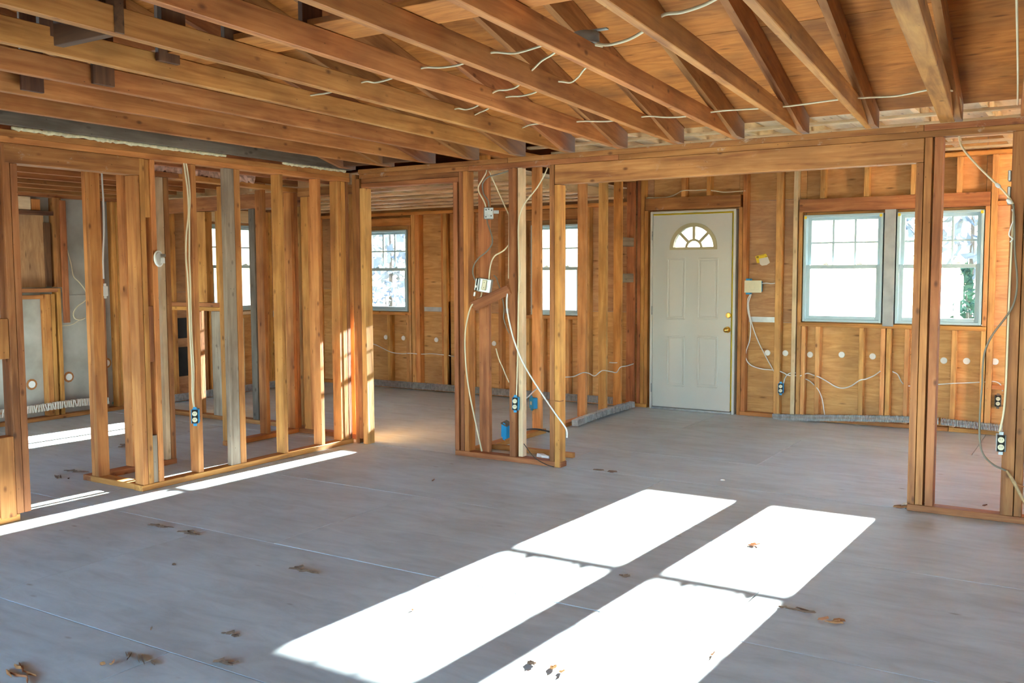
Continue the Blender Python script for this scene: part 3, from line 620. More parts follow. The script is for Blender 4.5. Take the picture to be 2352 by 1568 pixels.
# ------------------------------------------------------------------ ceiling of the main room: joists, rafters, roof deck
ce = structure('ceiling', (2, -3, H))
X0, SP, SLOPE = 1.7035, .4084, .24
JROT = {}
for k in range(-13, 12):
    x = X0+SP*k; rot = .080 if k >= 3 else {2: .075, 1: .066, 0: .055, -1: .045, -2: .035, -3: .016}.get(k, .012)
    if k >= 8: rot = .075
    y1 = -9.6
    a = Vector((x-.057, -.004, H+.049)); b = Vector((x-.057 - rot*y1, y1, H+.049))
    if k >= -4:
        jw = .038
        if k == 7: jw = .078; a.x += .02; b.x += .02
        o = beam('joist', a, b, jw, .098 if k > -4 else .110, 'greydark' if k == -4 else 'joist', ce, (0, 0, 1), .003)
    else:
        beam('joist', (x-.057, .20, H-.005), (x-.057, -9.6, H-.005), .038, .15, 'red', ce, (0, 0, 1), .003)
    if k >= -4:
        rr = .048; zb = 2.236
        def rz(y): return zb - SLOPE*y
        prof = [(-.002, H), (-.175, H), (-5.0, rz(-5.0)), (-5.0, rz(-5.0)+.144), (-.002, 2.378)]
        vs = []
        for xo in ((-.038, 0) if k != 7 else (.005, .043)):
            vs += [(x+xo-rr*y, y, z) for y, z in prof]
        c = Vector((x, -2.5, 2.9)); n = len(prof)
        fs = [tuple(range(n)), tuple(range(2*n-1, n-1, -1))]+[(i, i+n, (i+1) % n+n, (i+1) % n) for i in range(n)]
        # local X along the rafter's slope so the grain follows it
        mw = frame_matrix((0, -1, SLOPE), (0, 0, 1), c); inv = mw.inverted()
        me = mesh_from([inv @ Vector(v) for v in vs], fs)
        bm = bmesh.new(); bm.from_mesh(me); bmesh.ops.recalc_face_normals(bm, faces=bm.faces); bm.to_mesh(me); bm.free()
        link('rafter', me, 'tail', ce, mw)
    else:
        beam('rafter', (x, .0, 2.306), (x, -5.0, 2.236+1.2+.07), .038, .144, 'rafter', ce, (0, 0, 1))
    beam('rafter', (x+.24, -5.0, 2.236+1.2+.07), (x+.24, -10.1, 2.236+.05), .038, .144, 'rafter', ce, (0, 0, 1))
beam('ridge_board', (-3.6, -5.0, 3.48), (8.8, -5.0, 3.48), .03, .19, 'dark', ce)
# plywood roof deck in sheets
n_ = Vector((0, SLOPE, 1)).normalized()
def deck_sheet(x0, x1, y0, y1, zoff=0, back=False):
    if not back: f = lambda y: 2.382 - SLOPE*y
    else: f = lambda y: 2.382+1.2 - .24*(-5.0-y)
    a = Vector(((x0+x1)/2, y0, f(y0)+.008)); b = Vector(((x0+x1)/2, y1, f(y1)+.008)); 
    mid = (a+b)/2; d = (b-a); 
    link('deck_panel', box_mesh(x1-x0-.004, d.length-.004, .014, .001), 'deck', ce, frame_matrix((1, 0, 0), (0, SLOPE if not back else -SLOPE, 1), mid))
ys = [.02, -1.17, -2.36, -3.55, -5.02]
for r, (ya, yb) in enumerate(zip(ys, ys[1:])):
    xs = [-.2, 1.7, 4.12, 6.55, 9.0] if r % 2 else [-.2, .5, 2.93, 5.36, 7.8, 9.0]
    for xa, xb in zip(xs, xs[1:]): deck_sheet(xa, xb, ya, yb)
for xa, xb in ((-3.6, -1.4), (-1.4, -.2)):
    for ya, yb in ((.02, -1.2), (-1.2, -3.5), (-3.5, -5.02)): deck_sheet(xa, xb, ya, yb)
for ya, yb in ((-5.02, -7.5), (-7.5, -10.3)):
    for xa, xb in ((-3.6, -.5), (-.5, 3), (3, 6), (6, 9.0)): deck_sheet(xa, xb, ya, yb, 0, True)
for (ya, za, yb, zb_) in ((.06, 2.40, -5.03, 3.625), (-5.03, 3.625, -10.3, 2.36)):
    beam('roofing', (2.7, (ya+yb)/2-.0, (za+zb_)/2+.02), (2.7+.001, (ya+yb)/2, (za+zb_)/2+.02), .01, .01, 'dark', ce) if False else None
    prism('roofing', [(ya, za+.012), (yb, zb_+.012), (yb, zb_+.035), (ya, za+.035)], -3.65, 9.1, 'x', 'dark', ce)
# strongback planks on the joists, hangers and blocking
for a, b in ((-3.3, 2.9), (2.902, 8.5)): box('strongback', (a, b), (-3.25, -3.0), (H+.100, H+.124), 'deck', ce)
for k in (-2, -1): box('hanger', (X0+SP*k-.038+.045*3.2+.004, X0+SP*k-.015+.045*3.2), (-3.30-(k == -2)*.09, -3.19-(k == -2)*.09), (H+.012, 3.05), 'dark', ce)
for k, y in ((0, -3.24), (1, -3.24), (2, -3.22), (0, -3.77), (1, -3.80), (1, -3.54), (2, -4.03)):
    box('hanger', (X0+SP*k-.03+.055*3.2, X0+SP*k-.006+.055*3.2), (y-.055, y+.055), (H+.06, 3.05), 'dark', ce)
box('blocking', (1.965, 2.33), (-3.83, -3.79), (H+.004, H+.125), 'dark', ce)
box('blocking', (.02, .8), (-.16, -.12), (H+.01, H+.14), 'dark', ce)

# ------------------------------------------------------------------ lower ceilings beyond the partitions: strapping over joists and boards
def strapped(name, x0, x1, y0, y1, z, ys, jx, skip=None):
    c = structure(name, ((x0+x1)/2, (y0+y1)/2, z))
    for y in ys:
        box('strapping', (x0, x1), (y-.032, y+.032), (z, z+.019), 'pale', c)
    for x in jx: box('ceiling_joist', (x-.019, x+.019), (y0, y1), (z+.020, z+.11), 'pale', c)
    xs = [x0]
    while xs[-1]+1.22 < x1: xs.append(xs[-1]+1.22)
    xs.append(x1)
    for a, b in zip(xs, xs[1:]):
        for ya, yb in ((y0, (y0+y1)/2), ((y0+y1)/2, y1)):
            if skip and skip(a, b, ya, yb): continue
            box('ceiling_board', (a+.002, b-.002), (ya+.002, yb-.002), (z+.112, z+.122), 'tan', c, .001)
    return c
strapped('ceiling_bedroom', -3.38, 1.07, .36, 3.12, 2.185, [.52, .93, 1.34, 1.75, 2.16, 2.57, 2.98], [-3.2+.41*i for i in range(11)])
strapped('ceiling_entry', 1.17, 6.8, .12, 3.12, 2.462, [.52, .93, 1.34, 1.75, 2.16, 2.57, 2.98], [1.35+.41*i for i in range(14)])
ro = structure('roof_front', (2, 1.7, 2.8))
box('gable_board', (-3.6, 9.0), (.07, .085), (2.40, 2.72), 'tan', ro, 0); box('ceiling_board', (.9, 1.4), (.12, 3.12), (2.645, 2.655), 'tan', ro, 0)
box('end_board', (-3.6, -3.585), (.05, 3.3), (2.5, 2.74), 'dark', ro, 0)
box('roof_panel', (-3.6, 9.0), (.05, 3.9), (2.72, 2.74), 'deck', ro, 0)
box('roof_panel', (-3.6, -.2), (-10.3, 3.9), (3.62, 3.64), 'dark', ro, 0)

# ================================================================== THINGS
# ------------------------------------------------------------------ cables through the attic joists
ZC = H+.075
cable([(2.136, -0.757, 2.353), (2.267, -0.841, 2.353), (2.470, -0.790, 2.353), (2.595, -0.768, 2.353), (2.717, -0.687, 2.353), (2.974, -0.731, 2.353), (3.065, -0.633, 2.353), (3.175, -0.599, 2.353), (3.402, -0.668, 2.353), (3.618, -0.630, 2.353), (3.798, -0.613, 2.353), (4.080, -0.667, 2.353), (4.209, -0.643, 2.353), (4.355, -0.607, 2.353), (4.527, -0.694, 2.353), (4.606, -0.628, 2.353), (4.608, -0.350, 2.383), (4.619, -0.250, 2.353), (4.607, -0.120, 2.319), (4.591, -0.050, 2.289)],
      'long cream cable threaded through the joist ends, looping down at the last joist', 'wire', .0052)
cable([(2.023, -1.450, 2.353), (2.193, -1.566, 2.353), (2.222, -1.513, 2.353), (2.338, -1.571, 2.353), (2.537, -1.767, 2.353), (2.668, -1.881, 2.353), (2.725, -1.871, 2.353), (2.823, -1.927, 2.353), (2.993, -2.125, 2.353), (3.093, -2.229, 2.353), (3.204, -2.346, 2.353), (3.304, -2.427, 2.353), (3.439, -2.558, 2.353), (3.454, -2.418, 2.400)],
      'cream cable rising through four joists to the round ceiling box', 'wire', .0048)
cable([(2.014, -1.191, 2.353), (2.178, -1.348, 2.353), (2.333, -1.458, 2.353), (2.513, -1.632, 2.353), (2.625, -1.710, 2.353), (2.699, -1.691, 2.353), (2.817, -1.742, 2.353), (2.991, -1.908, 2.353), (3.052, -1.905, 2.353), (3.081, -1.861, 2.353), (3.171, -1.950, 2.353), (3.276, -2.088, 2.353), (3.335, -2.104, 2.380)],
      'cream cable looping between joists just nearer the front than the round box cable', 'wire', .0048)
cable([(1.719, -2.303, 2.353), (1.828, -2.304, 2.353), (1.929, -2.309, 2.353), (2.100, -2.360, 2.353), (2.261, -2.421, 2.353), (2.289, -2.378, 2.353), (2.400, -2.404, 2.353), (2.575, -2.477, 2.353), (2.690, -2.513, 2.353), (2.751, -2.473, 2.353), (2.860, -2.476, 2.353), (3.015, -2.557, 2.353), (3.112, -2.590, 2.353), (3.177, -2.529, 2.353), (3.320, -2.574, 2.353), (3.404, -2.532, 2.380), (3.442, -2.394, 2.410)],
      'cream cable crossing six joists from the left to the round ceiling box', 'wire', .0048)
cable([(3.442, -2.394, 2.410), (3.494, -2.404, 2.380), (3.556, -2.421, 2.360), (3.670, -2.477, 2.353), (3.780, -2.567, 2.353), (3.880, -2.682, 2.353), (3.944, -2.746, 2.353), (4.004, -2.740, 2.353), (4.091, -2.776, 2.353), (4.166, -2.833, 2.353), (4.265, -2.926, 2.353)],
      'thick cream cable leaving the round ceiling box toward the upper right', 'wire', .0062)
cable([(4.899, -0.304, 2.300), (4.951, -1.068, 2.300), (4.990, -1.685, 2.310), (5.019, -2.153, 2.320), (5.045, -2.571, 2.330)], 'cream cable stapled along the edge of the rightmost joist', 'wire', .0045)
cb = thing('ceiling_box', 'round galvanised ceiling box with cables, fixed above the joists', 'junction box', (3.445, -2.396, 2.420))
q = Vector((3.445, -2.396, 2.420))
M['zinc'] = plain('dull_zinc', (.40, .39, .34), .6, noise=.25, nscale=30)
q.z = 2.405
cyl('box_body', q, (0, 0, 1), .056, .046, 'zinc', cb, 24, None, .004); cyl('box_rim', q-Vector((0, 0, .025)), (0, 0, 1), .061, .006, 'zinc', cb, 24)
box('mounting_bar', (q.x-.10, q.x+.10), (q.y-.012, q.y+.012), (q.z+.0235, q.z+.031), 'zinc', cb)
cyl('wire_stub', q+Vector((.03, -.01, -.03)), (.9, .2, -.25), .004, .10, 'wire', cb, 8)

# ------------------------------------------------------------------ boxes, outlets and wiring in the stub wall
def outlet_box(loc, mat, label, rotz=0, duplex=True, size=(.052, .060, .098), tilt=(0, 0), group=None, cat='outlet box', face='ivory'):
    """device box: body, mounting ears, outlet faces with slots; front faces local -Y"""
    t = thing('outlet_box', label, cat, loc, group); t.rotation_euler = (tilt[0], tilt[1], rotz)
    R_ = t.rotation_euler.to_matrix().to_4x4(); R_.translation = Vector(loc)
    def lb(name, c, d, m, par, bev=.002): return link(name, box_mesh(*d, bev), m, par, R_ @ Matrix.Translation(c))
    w, d, h = size
    lb('body', (0, .0, 0), (w, d, h), mat, t, .004)
    for s in (1, -1): lb('ear', (0, -d/2+.004, s*(h/2+.008)), (w*.45, .004, .018), mat if mat != 'galv' else 'galv', t, .001)
    if duplex:
        lb('device_plate', (0, -d/2-.002, 0), (w*.78, .006, h*.96), 'hole', t, .001)
        for s in (1, -1):
            f_ = link('outlet_face', cylmesh(.0165, .012), face, t, R_ @ Matrix.Translation((0, -d/2-.007, s*.021)) @ Matrix.Rotation(math.pi/2, 4, 'X'))
            for sx in (-.0055, .0055): lb('slot', (sx, -d/2-.0135, s*.021+.003), (.002, .002, .008), 'hole', f_, 0)
    return t, lb
def cylmesh(r, h, seg=20):
    bm = bmesh.new(); bmesh.ops.create_cone(bm, cap_ends=True, segments=seg, radius1=r, radius2=r, depth=h)
    me = bpy.data.meshes.new('disc'); bm.to_mesh(me); bm.free(); return me
def metal_box(loc, label, rotz=0, tilt=(0, 0)):
    t = thing('junction_box', label, 'junction box', loc); t.rotation_euler = (tilt[0], tilt[1], rotz)
    R_ = t.rotation_euler.to_matrix().to_4x4(); R_.translation = Vector(loc)
    def lb(name, c, d, m, par, bev=.002): return link(name, box_mesh(*d, bev), m, par, R_ @ Matrix.Translation(c))
    return t, R_, lb
j1, R1, lb = metal_box((1.344, 0.045, 1.878), 'small square galvanised junction box high on the stub wall', .65)
b_ = lb('body', (0, 0, 0), (.072, .055, .088), 'galv', j1, .004)
for x, z in ((-.02, .025), (.018, -.02), (.0, .03), (-.022, -.028), (.022, .022)): link('knockout', cylmesh(.005, .002, 10), 'hole', b_, R1 @ Matrix.Translation((x, -.028, z)) @ Matrix.Rotation(math.pi/2, 4, 'X'))
lb('bracket', (.058, .02, .012), (.045, .003, .026), 'galv', j1, .001)
j2, R2, lb = metal_box((1.309, 0.020, 1.334), 'tilted galvanised box holding a yellowed outlet and loose switch', .35, (.0, .16))
lb('body', (.012, .01, 0), (.105, .055, .105), 'galv', j2, .004)
o_ = lb('outlet_face', (.012, -.024, .004), (.034, .014, .078), 'ivory', j2, .006)
for s in (1, -1): lb('slot', (.012, -.032, .004+s*.02), (.003, .002, .008), 'hole', o_, 0)
sw = lb('switch_body', (-.042, -.026, .0), (.032, .022, .092), 'galv', j2, .003); lb('terminal', (-.046, -.04, -.016), (.014, .010, .018), 'plug', sw, .003); lb('strap', (-.042, -.04, .0), (.010, .004, .1), 'hole', sw, .001)
lb('wire_nut', (-.05, -.03, -.075), (.014, .012, .034), 'wirewhite', j2, .004)
o1, _ = outlet_box((1.603, 0.018, 0.448), 'blue', 'blue box with ivory duplex outlet on the middle stud of the stub wall', .25, tilt=(0, .02))
b1, lbx = outlet_box((1.090, 1.148, 0.278), 'blue', 'bright blue empty box on a far stud, seen between stub wall studs', -.55, False, (.075, .06, .098))
lbx('knockout_plate', (0, -.032, 0), (.026, .004, .030), 'ivory', b1, .001)
b2, lbx = outlet_box((1.436, 0.140, 0.210), 'blue', 'dark topped blue box hanging askew near the stub wall floor', -.2, False, (.060, .06, .115), (.25, .28))
lbx('clamp', (0, 0, .062), (.066, .064, .012), 'greydark', b2)
fb, lbx = outlet_box((1.756, 0.146, 0.030), 'plug', 'loose off-white box lying on the stub wall bottom plate', .9, False, (.06, .045, .105), (math.pi/2, .15))
WY = -.006
cable([(1.340, 0.030, 2.210), (1.339, 0.020, 2.177), (1.314, 0.010, 2.132), (1.281, 0.005, 2.081), (1.285, 0.005, 2.041), (1.313, 0.010, 1.991), (1.329, 0.020, 1.949), (1.331, 0.035, 1.910)], 'cream cable bowing from the top plate into the small square junction box', 'wire', .0055)
cable([(1.553, 0.050, 2.199), (1.515, 0.030, 2.180), (1.433, 0.020, 2.161), (1.366, 0.015, 2.149), (1.318, 0.015, 2.112), (1.307, 0.020, 2.074), (1.322, 0.020, 2.015), (1.354, 0.025, 1.974), (1.351, 0.040, 1.910)], 'dark grey cable arching over into the small square junction box', 'wiregrey', .0055)
cable([(1.338, 0.030, 1.844), (1.352, 0.020, 1.801), (1.382, 0.010, 1.744), (1.404, 0.005, 1.685), (1.400, 0.000, 1.639), (1.356, -0.006, 1.587), (1.288, -0.006, 1.542), (1.244, -0.006, 1.490), (1.231, -0.006, 1.437), (1.243, 0.000, 1.383), (1.260, 0.010, 1.357)], 'grey cable sagging from the square box down to the tilted box', 'wiregrey', .0055)
cable([(1.532, 0.030, 1.634), (1.503, 0.015, 1.598), (1.463, 0.010, 1.576), (1.424, 0.010, 1.557), (1.396, 0.010, 1.521), (1.380, 0.010, 1.472), (1.365, 0.020, 1.416), (1.354, 0.030, 1.367)], 'cream cable curving from the middle stud into the tilted box', 'wire', .0055)
cable([(1.297, 0.020, 1.284), (1.298, 0.000, 1.244), (1.272, -0.010, 1.218), (1.242, -0.025, 1.191), (1.220, -0.028, 1.158), (1.182, -0.010, 1.083), (1.158, -0.006, 0.981), (1.153, -0.006, 0.846), (1.164, -0.006, 0.677), (1.191, -0.006, 0.510), (1.234, -0.006, 0.326), (1.273, 0.000, 0.159), (1.287, 0.020, 0.051)], 'grey cable hanging from the tilted box down to the bottom plate', 'wire', .006)
cable([(1.340, 0.060, 2.199), (1.357, 0.070, 2.154), (1.391, 0.090, 2.068), (1.432, 0.110, 1.966), (1.475, 0.110, 1.883), (1.493, 0.100, 1.842), (1.492, 0.100, 1.646), (1.487, 0.100, 1.383)], 'straight tan cable slanting down behind the middle stub wall stud', 'wire', .005)
cable([(1.870, 0.030, 2.190), (1.853, 0.010, 2.133), (1.802, -0.004, 2.047), (1.729, -0.006, 1.972), (1.688, -0.006, 1.926), (1.658, -0.006, 1.864), (1.641, -0.004, 1.785), (1.641, -0.004, 1.609), (1.651, -0.004, 1.448), (1.639, -0.004, 1.255), (1.634, -0.004, 0.995), (1.626, -0.004, 0.701), (1.615, 0.000, 0.487)], 'long cream cable swooping from the header and down the stub wall stud to the outlet', 'wire', .0055)
cable([(1.540, 0.020, 1.318), (1.546, -0.008, 1.280), (1.541, -0.012, 1.221), (1.544, -0.012, 1.150), (1.567, -0.012, 1.043), (1.608, -0.012, 0.914), (1.676, -0.012, 0.770), (1.766, -0.012, 0.638), (1.863, -0.012, 0.515), (1.958, -0.012, 0.400), (2.030, -0.010, 0.316), (2.048, -0.004, 0.278), (2.048, -0.004, 0.230)], 'white cable running diagonally across the stub wall down to the corner post', 'wirewhite', .0062)
cable([(1.398, 0.030, 1.410), (1.422, 0.030, 1.390), (1.437, 0.030, 1.350), (1.467, 0.020, 1.295), (1.487, 0.012, 1.236), (1.503, 0.010, 1.155), (1.499, 0.010, 1.089), (1.522, 0.010, 1.024), (1.550, 0.020, 0.959)], 'thin dark cable dropping past the slanted brace of the stub wall', 'wiregrey', .0042)
cable([(1.349, 0.130, 0.844), (1.377, 0.130, 0.761), (1.413, 0.130, 0.695), (1.440, 0.130, 0.639), (1.468, 0.130, 0.587)], 'short cream cable slanting behind the middle stub wall stud', 'wire', .0045)
cable([(1.624, 0.060, 0.481), (1.578, 0.200, 0.464), (1.501, 0.400, 0.467), (1.364, 0.700, 0.460), (1.276, 0.900, 0.452)], 'short white cable between the two blue boxes', 'wirewhite', .006)
cable([(1.606, 0.100, 0.231), (1.524, 0.300, 0.201), (1.477, 0.500, 0.172), (1.488, 0.600, 0.151), (1.615, 0.500, 0.162)], 'black cable arching behind the stub wall near the floor', 'wireblack', .007)
cable([(1.623, 0.060, 0.158), (1.669, 0.040, 0.126), (1.731, 0.020, 0.075), (1.799, 0.000, 0.040), (1.881, -0.012, 0.015), (1.948, -0.020, 0.007)], 'thin black wire trailing over the stub wall bottom plate', 'wireblack', .003)
ty = thing('wire_tie', 'rusty wire tied around the corner post of the stub wall', 'wire', (1.906, -0.004, 0.491))
p0 = Vector((1.906, -0.004, 0.491)); cable([p0, p0+Vector((.06, -.002, .001)), p0+Vector((.082, -.002, 0)), p0+Vector((.085, .05, .001))], '', 'rafter', .004, 'wire_loop', ty)

# ------------------------------------------------------------------ right stub wall wiring
cable([(4.581, 0.050, 2.259), (4.583, 0.050, 2.190), (4.597, 0.030, 2.147), (4.626, 0.010, 2.101), (4.677, -0.010, 2.037), (4.742, -0.020, 1.964), (4.791, -0.020, 1.911), (4.829, -0.020, 1.868), (4.860, -0.015, 1.826), (4.876, -0.012, 1.792), (4.877, -0.010, 1.754), (4.875, -0.006, 1.677), (4.873, -0.004, 1.532), (4.871, -0.004, 1.338), (4.870, -0.004, 1.142), (4.870, -0.004, 0.946), (4.869, -0.004, 0.773), (4.862, -0.004, 0.623), (4.846, 0.000, 0.517)],
      'cream cable sloping from the top plate and down the right post to its outlet', 'wire', .006)
cable([(4.876, -0.020, 1.801), (4.885, -0.022, 1.676), (4.892, -0.022, 1.531), (4.906, -0.024, 1.411), (4.907, -0.024, 1.314), (4.889, -0.030, 1.229), (4.849, -0.040, 1.156), (4.802, -0.050, 1.081), (4.769, -0.050, 1.006), (4.754, -0.050, 0.919), (4.753, -0.050, 0.795), (4.748, -0.050, 0.670), (4.747, -0.050, 0.533), (4.755, -0.050, 0.433), (4.781, -0.045, 0.372), (4.830, -0.035, 0.328), (4.889, -0.020, 0.302)],
      'dark grey cable bowing out from the right post almost to the floor', 'wiregrey', .0055)
cable([(4.870, -0.008, 1.773), (4.883, -0.012, 1.725), (4.868, -0.020, 1.677), (4.860, -0.020, 1.629), (4.878, -0.012, 1.609), (4.865, -0.012, 1.590)], 'frayed white wire end curled on the right post', 'wirewhite', .004)
for u, v in ((2292, 426), (2318, 462)): 
    c = Vector((4.796, -0.020, 1.906) if u == 2292 else (4.855, -0.020, 1.816)); o = ball('torn_sheath', c, .013, 'wirewhite', None, (1.5, .7, .9)); o.rotation_euler = (0, .8, 0)
    tag(o, 'scrap of torn white sheath, upper one on the sloping cream cable' if u == 2292 else 'scrap of torn white sheath, lower one on the sloping cream cable', 'cable scrap')
o2, _ = outlet_box((4.852, 0.020, 0.454), 'galv', 'metal box with ivory duplex outlet low on the right post', .1)
sp_ = thing('splintered_lath', 'splintered tan lath leaning from the right post', 'wood scrap', (4.893, -0.020, 0.300))
a_, c_ = Vector((4.890, -0.030, 0.306)), Vector((4.992, -0.060, 0.126))
link('lath', tube_mesh(catmull([a_, a_*.6+c_*.4+Vector((0, 0, .008)), c_], 8), lambda t: .018*(1-.35*abs(t-.45)*2), 7, .55), 'lath', sp_)
link('splinter', tube_mesh(catmull([a_*.62+c_*.38, a_*.4+c_*.6+Vector((.03, -.01, .03)), a_*.2+c_*.8+Vector((.06, -.01, .03))], 5), lambda t: .008*(1-.8*t), 6, .5), 'rafter', sp_)

# ------------------------------------------------------------------ front wall fittings
ss = thing('switch_plate', 'ivory three-gang switch plate on blue box beside the entry door', 'light switch', (2.414, 3.131, 1.281))
q = Vector((2.414, 3.131, 1.281)); w2, h2 = .085, .060
box('plate', (q.x-w2, q.x+w2), (D-.012, D-.004), (q.z-h2, q.z+h2), 'ivory', ss, .004)
for k in (-1, 0, 1):
    r_ = box('rocker', (q.x+k*.048-.016, q.x+k*.048+.016), (D-.016, D-.0115), (q.z-.034, q.z+.034), 'ivory', ss, .003)
box('box_body', (q.x-.075, q.x-.03), (D-.0035, D+.06), (q.z-.078, q.z+.078), 'blue', ss, .003); box('box_body', (q.x-.028, q.x+.075), (D-.0035, D+.06), (q.z-.05, q.z+.05), 'blue', ss, .003)
cable([(2.480, 3.170, 1.310), (2.531, 3.170, 1.315), (2.583, 3.170, 1.310), (2.642, 3.170, 1.319)], 'short white cable between the switch plate and the next stud', 'wirewhite', .005)
cable([(2.379, 3.150, 1.203), (2.347, 3.170, 1.142), (2.353, 3.170, 1.034), (2.378, 3.180, 0.905), (2.375, 3.170, 0.754), (2.345, 3.160, 0.645), (2.341, 3.160, 0.572), (2.391, 3.160, 0.504), (2.508, 3.150, 0.472), (2.645, 3.150, 0.467), (2.725, 3.140, 0.446), (2.776, 3.140, 0.424), (2.893, 3.140, 0.426)], 'white cable hanging from the switch plate, the lower loop beside the door', 'wirewhite', .0052)
cable([(2.388, 3.150, 1.203), (2.353, 3.180, 1.099), (2.383, 3.190, 0.926), (2.447, 3.190, 0.755), (2.524, 3.190, 0.608), (2.610, 3.170, 0.472), (2.681, 3.150, 0.375)], 'white cable slanting from the switch plate to the blue outlet box', 'wirewhite', .0052)
o4, _ = outlet_box((2.698, 3.155, 0.294), 'blue', 'blue outlet box on the front wall stud beside the door', .15)
cable([(2.724, 3.150, 0.343), (2.737, 3.145, 0.395), (2.776, 3.140, 0.441), (2.842, 3.140, 0.453)], 'tiny white cable loop above the blue front wall outlet', 'wirewhite', .0048)
cable([(2.888, 3.125, 0.427), (2.946, 3.170, 0.451), (3.013, 3.150, 0.436), (3.069, 3.125, 0.425), (3.131, 3.170, 0.382), (3.211, 3.180, 0.336), (3.279, 3.180, 0.328), (3.351, 3.170, 0.354), (3.437, 3.130, 0.416), (3.490, 3.150, 0.430), (3.553, 3.180, 0.463), (3.615, 3.130, 0.511)], 'white cable sagging under the double window, left length', 'wirewhite', .0058)
cable([(3.721, 3.125, 0.513), (3.759, 3.170, 0.483), (3.789, 3.180, 0.420), (3.832, 3.150, 0.390), (3.895, 3.170, 0.387), (4.012, 3.170, 0.402), (4.137, 3.170, 0.418), (4.230, 3.130, 0.435), (4.331, 3.170, 0.441), (4.477, 3.150, 0.460), (4.555, 3.150, 0.468), (4.599, 3.150, 0.444), (4.618, 3.150, 0.388)], 'white cable under the double window, right length to the dark outlet', 'wirewhite', .005)
cable([(2.877, 3.170, 0.401), (2.948, 3.170, 0.388), (3.007, 3.150, 0.352), (3.062, 3.130, 0.299), (3.086, 3.170, 0.216), (3.105, 3.170, 0.113), (3.119, 3.150, 0.062)], 'white cable dropping under the left window to the radiator pipe', 'wirewhite', .0048)
o5, _ = outlet_box((4.582, 3.170, 0.300), 'greydark', 'dark outlet box with ivory outlet low on the front wall at right', .1)
cable([(1.270, 3.130, 2.195), (1.380, 3.170, 2.193), (1.500, 3.170, 2.196), (1.581, 3.170, 2.219), (1.676, 3.120, 2.247), (1.782, 3.170, 2.249), (1.897, 3.170, 2.248), (2.003, 3.130, 2.231), (2.088, 3.170, 2.217), (2.213, 3.170, 2.216), (2.322, 3.130, 2.216)], 'cream cable running above the door header', 'wire', .0058)
cable([(-2.502, 3.160, 0.534), (-2.425, 3.170, 0.519), (-2.313, 3.170, 0.480), (-2.188, 3.120, 0.456), (-2.130, 3.160, 0.433), (-2.001, 3.170, 0.427), (-1.845, 3.120, 0.443), (-1.707, 3.150, 0.436), (-1.563, 3.170, 0.446), (-1.383, 3.120, 0.447), (-1.303, 3.170, 0.436), (-1.188, 3.170, 0.421)], 'white cable strung low across the studs of the bedroom front wall', 'wirewhite', .005)
cable([(1.170, 1.553, 0.471), (1.170, 1.738, 0.461), (1.170, 1.912, 0.478), (1.170, 2.038, 0.462), (1.170, 2.166, 0.424), (1.170, 2.326, 0.460), (1.170, 2.511, 0.435), (1.170, 2.652, 0.413), (1.170, 2.743, 0.458), (1.170, 2.900, 0.458), (1.170, 3.061, 0.466)], 'white cable threaded through the entry partition studs', 'wirewhite', .005)
cable([(1.120, 2.593, 0.517), (1.120, 2.714, 0.503), (1.120, 2.848, 0.496)], 'short white cable between two entry partition studs', 'wirewhite', .0045)
nt_ = thing('paper_note', 'yellow card with a torn off-white corner on the sheathing beside the door', 'note', (2.470, 3.218, 1.540))
def flat_poly(name, pts, mat, parent, th=.002):
    P = [Vector(p) for p in pts]; n = len(P); vs = P + [p-Vector((0, th, 0)) for p in P]
    return link(name, mesh_from(vs, [tuple(range(n)), tuple(range(2*n-1, n-1, -1))]+[(i, (i+1) % n, (i+1) % n+n, i+n) for i in range(n)]), mat, parent)
flat_poly('card', [(2.404, 3.217, 1.579), (2.510, 3.217, 1.602), (2.530, 3.217, 1.565), (2.548, 3.217, 1.527), (2.453, 3.217, 1.515), (2.421, 3.217, 1.511)], 'yellow', nt_)
flat_poly('torn_corner', [(2.443, 3.214, 1.553), (2.529, 3.214, 1.569), (2.551, 3.214, 1.514), (2.519, 3.214, 1.491), (2.472, 3.214, 1.485), (2.452, 3.214, 1.500)], 'paper', nt_)
flat_poly('printed_mark', [(2.416, 3.215, 1.575), (2.435, 3.215, 1.579), (2.438, 3.215, 1.563), (2.419, 3.215, 1.560)], 'print', nt_, .0006)
flat_poly('printed_mark', [(2.422, 3.214, 1.571), (2.431, 3.214, 1.573), (2.433, 3.214, 1.567), (2.424, 3.214, 1.565)], 'yellow', nt_, .0005)
flat_poly('printed_line', [(2.505, 3.214, 1.573), (2.522, 3.214, 1.576), (2.523, 3.214, 1.574), (2.506, 3.214, 1.570)], 'print', nt_, .0005)
flat_poly('printed_line', [(2.448, 3.215, 1.584), (2.492, 3.215, 1.593), (2.492, 3.215, 1.591), (2.449, 3.215, 1.582)], 'print', nt_, .0005)

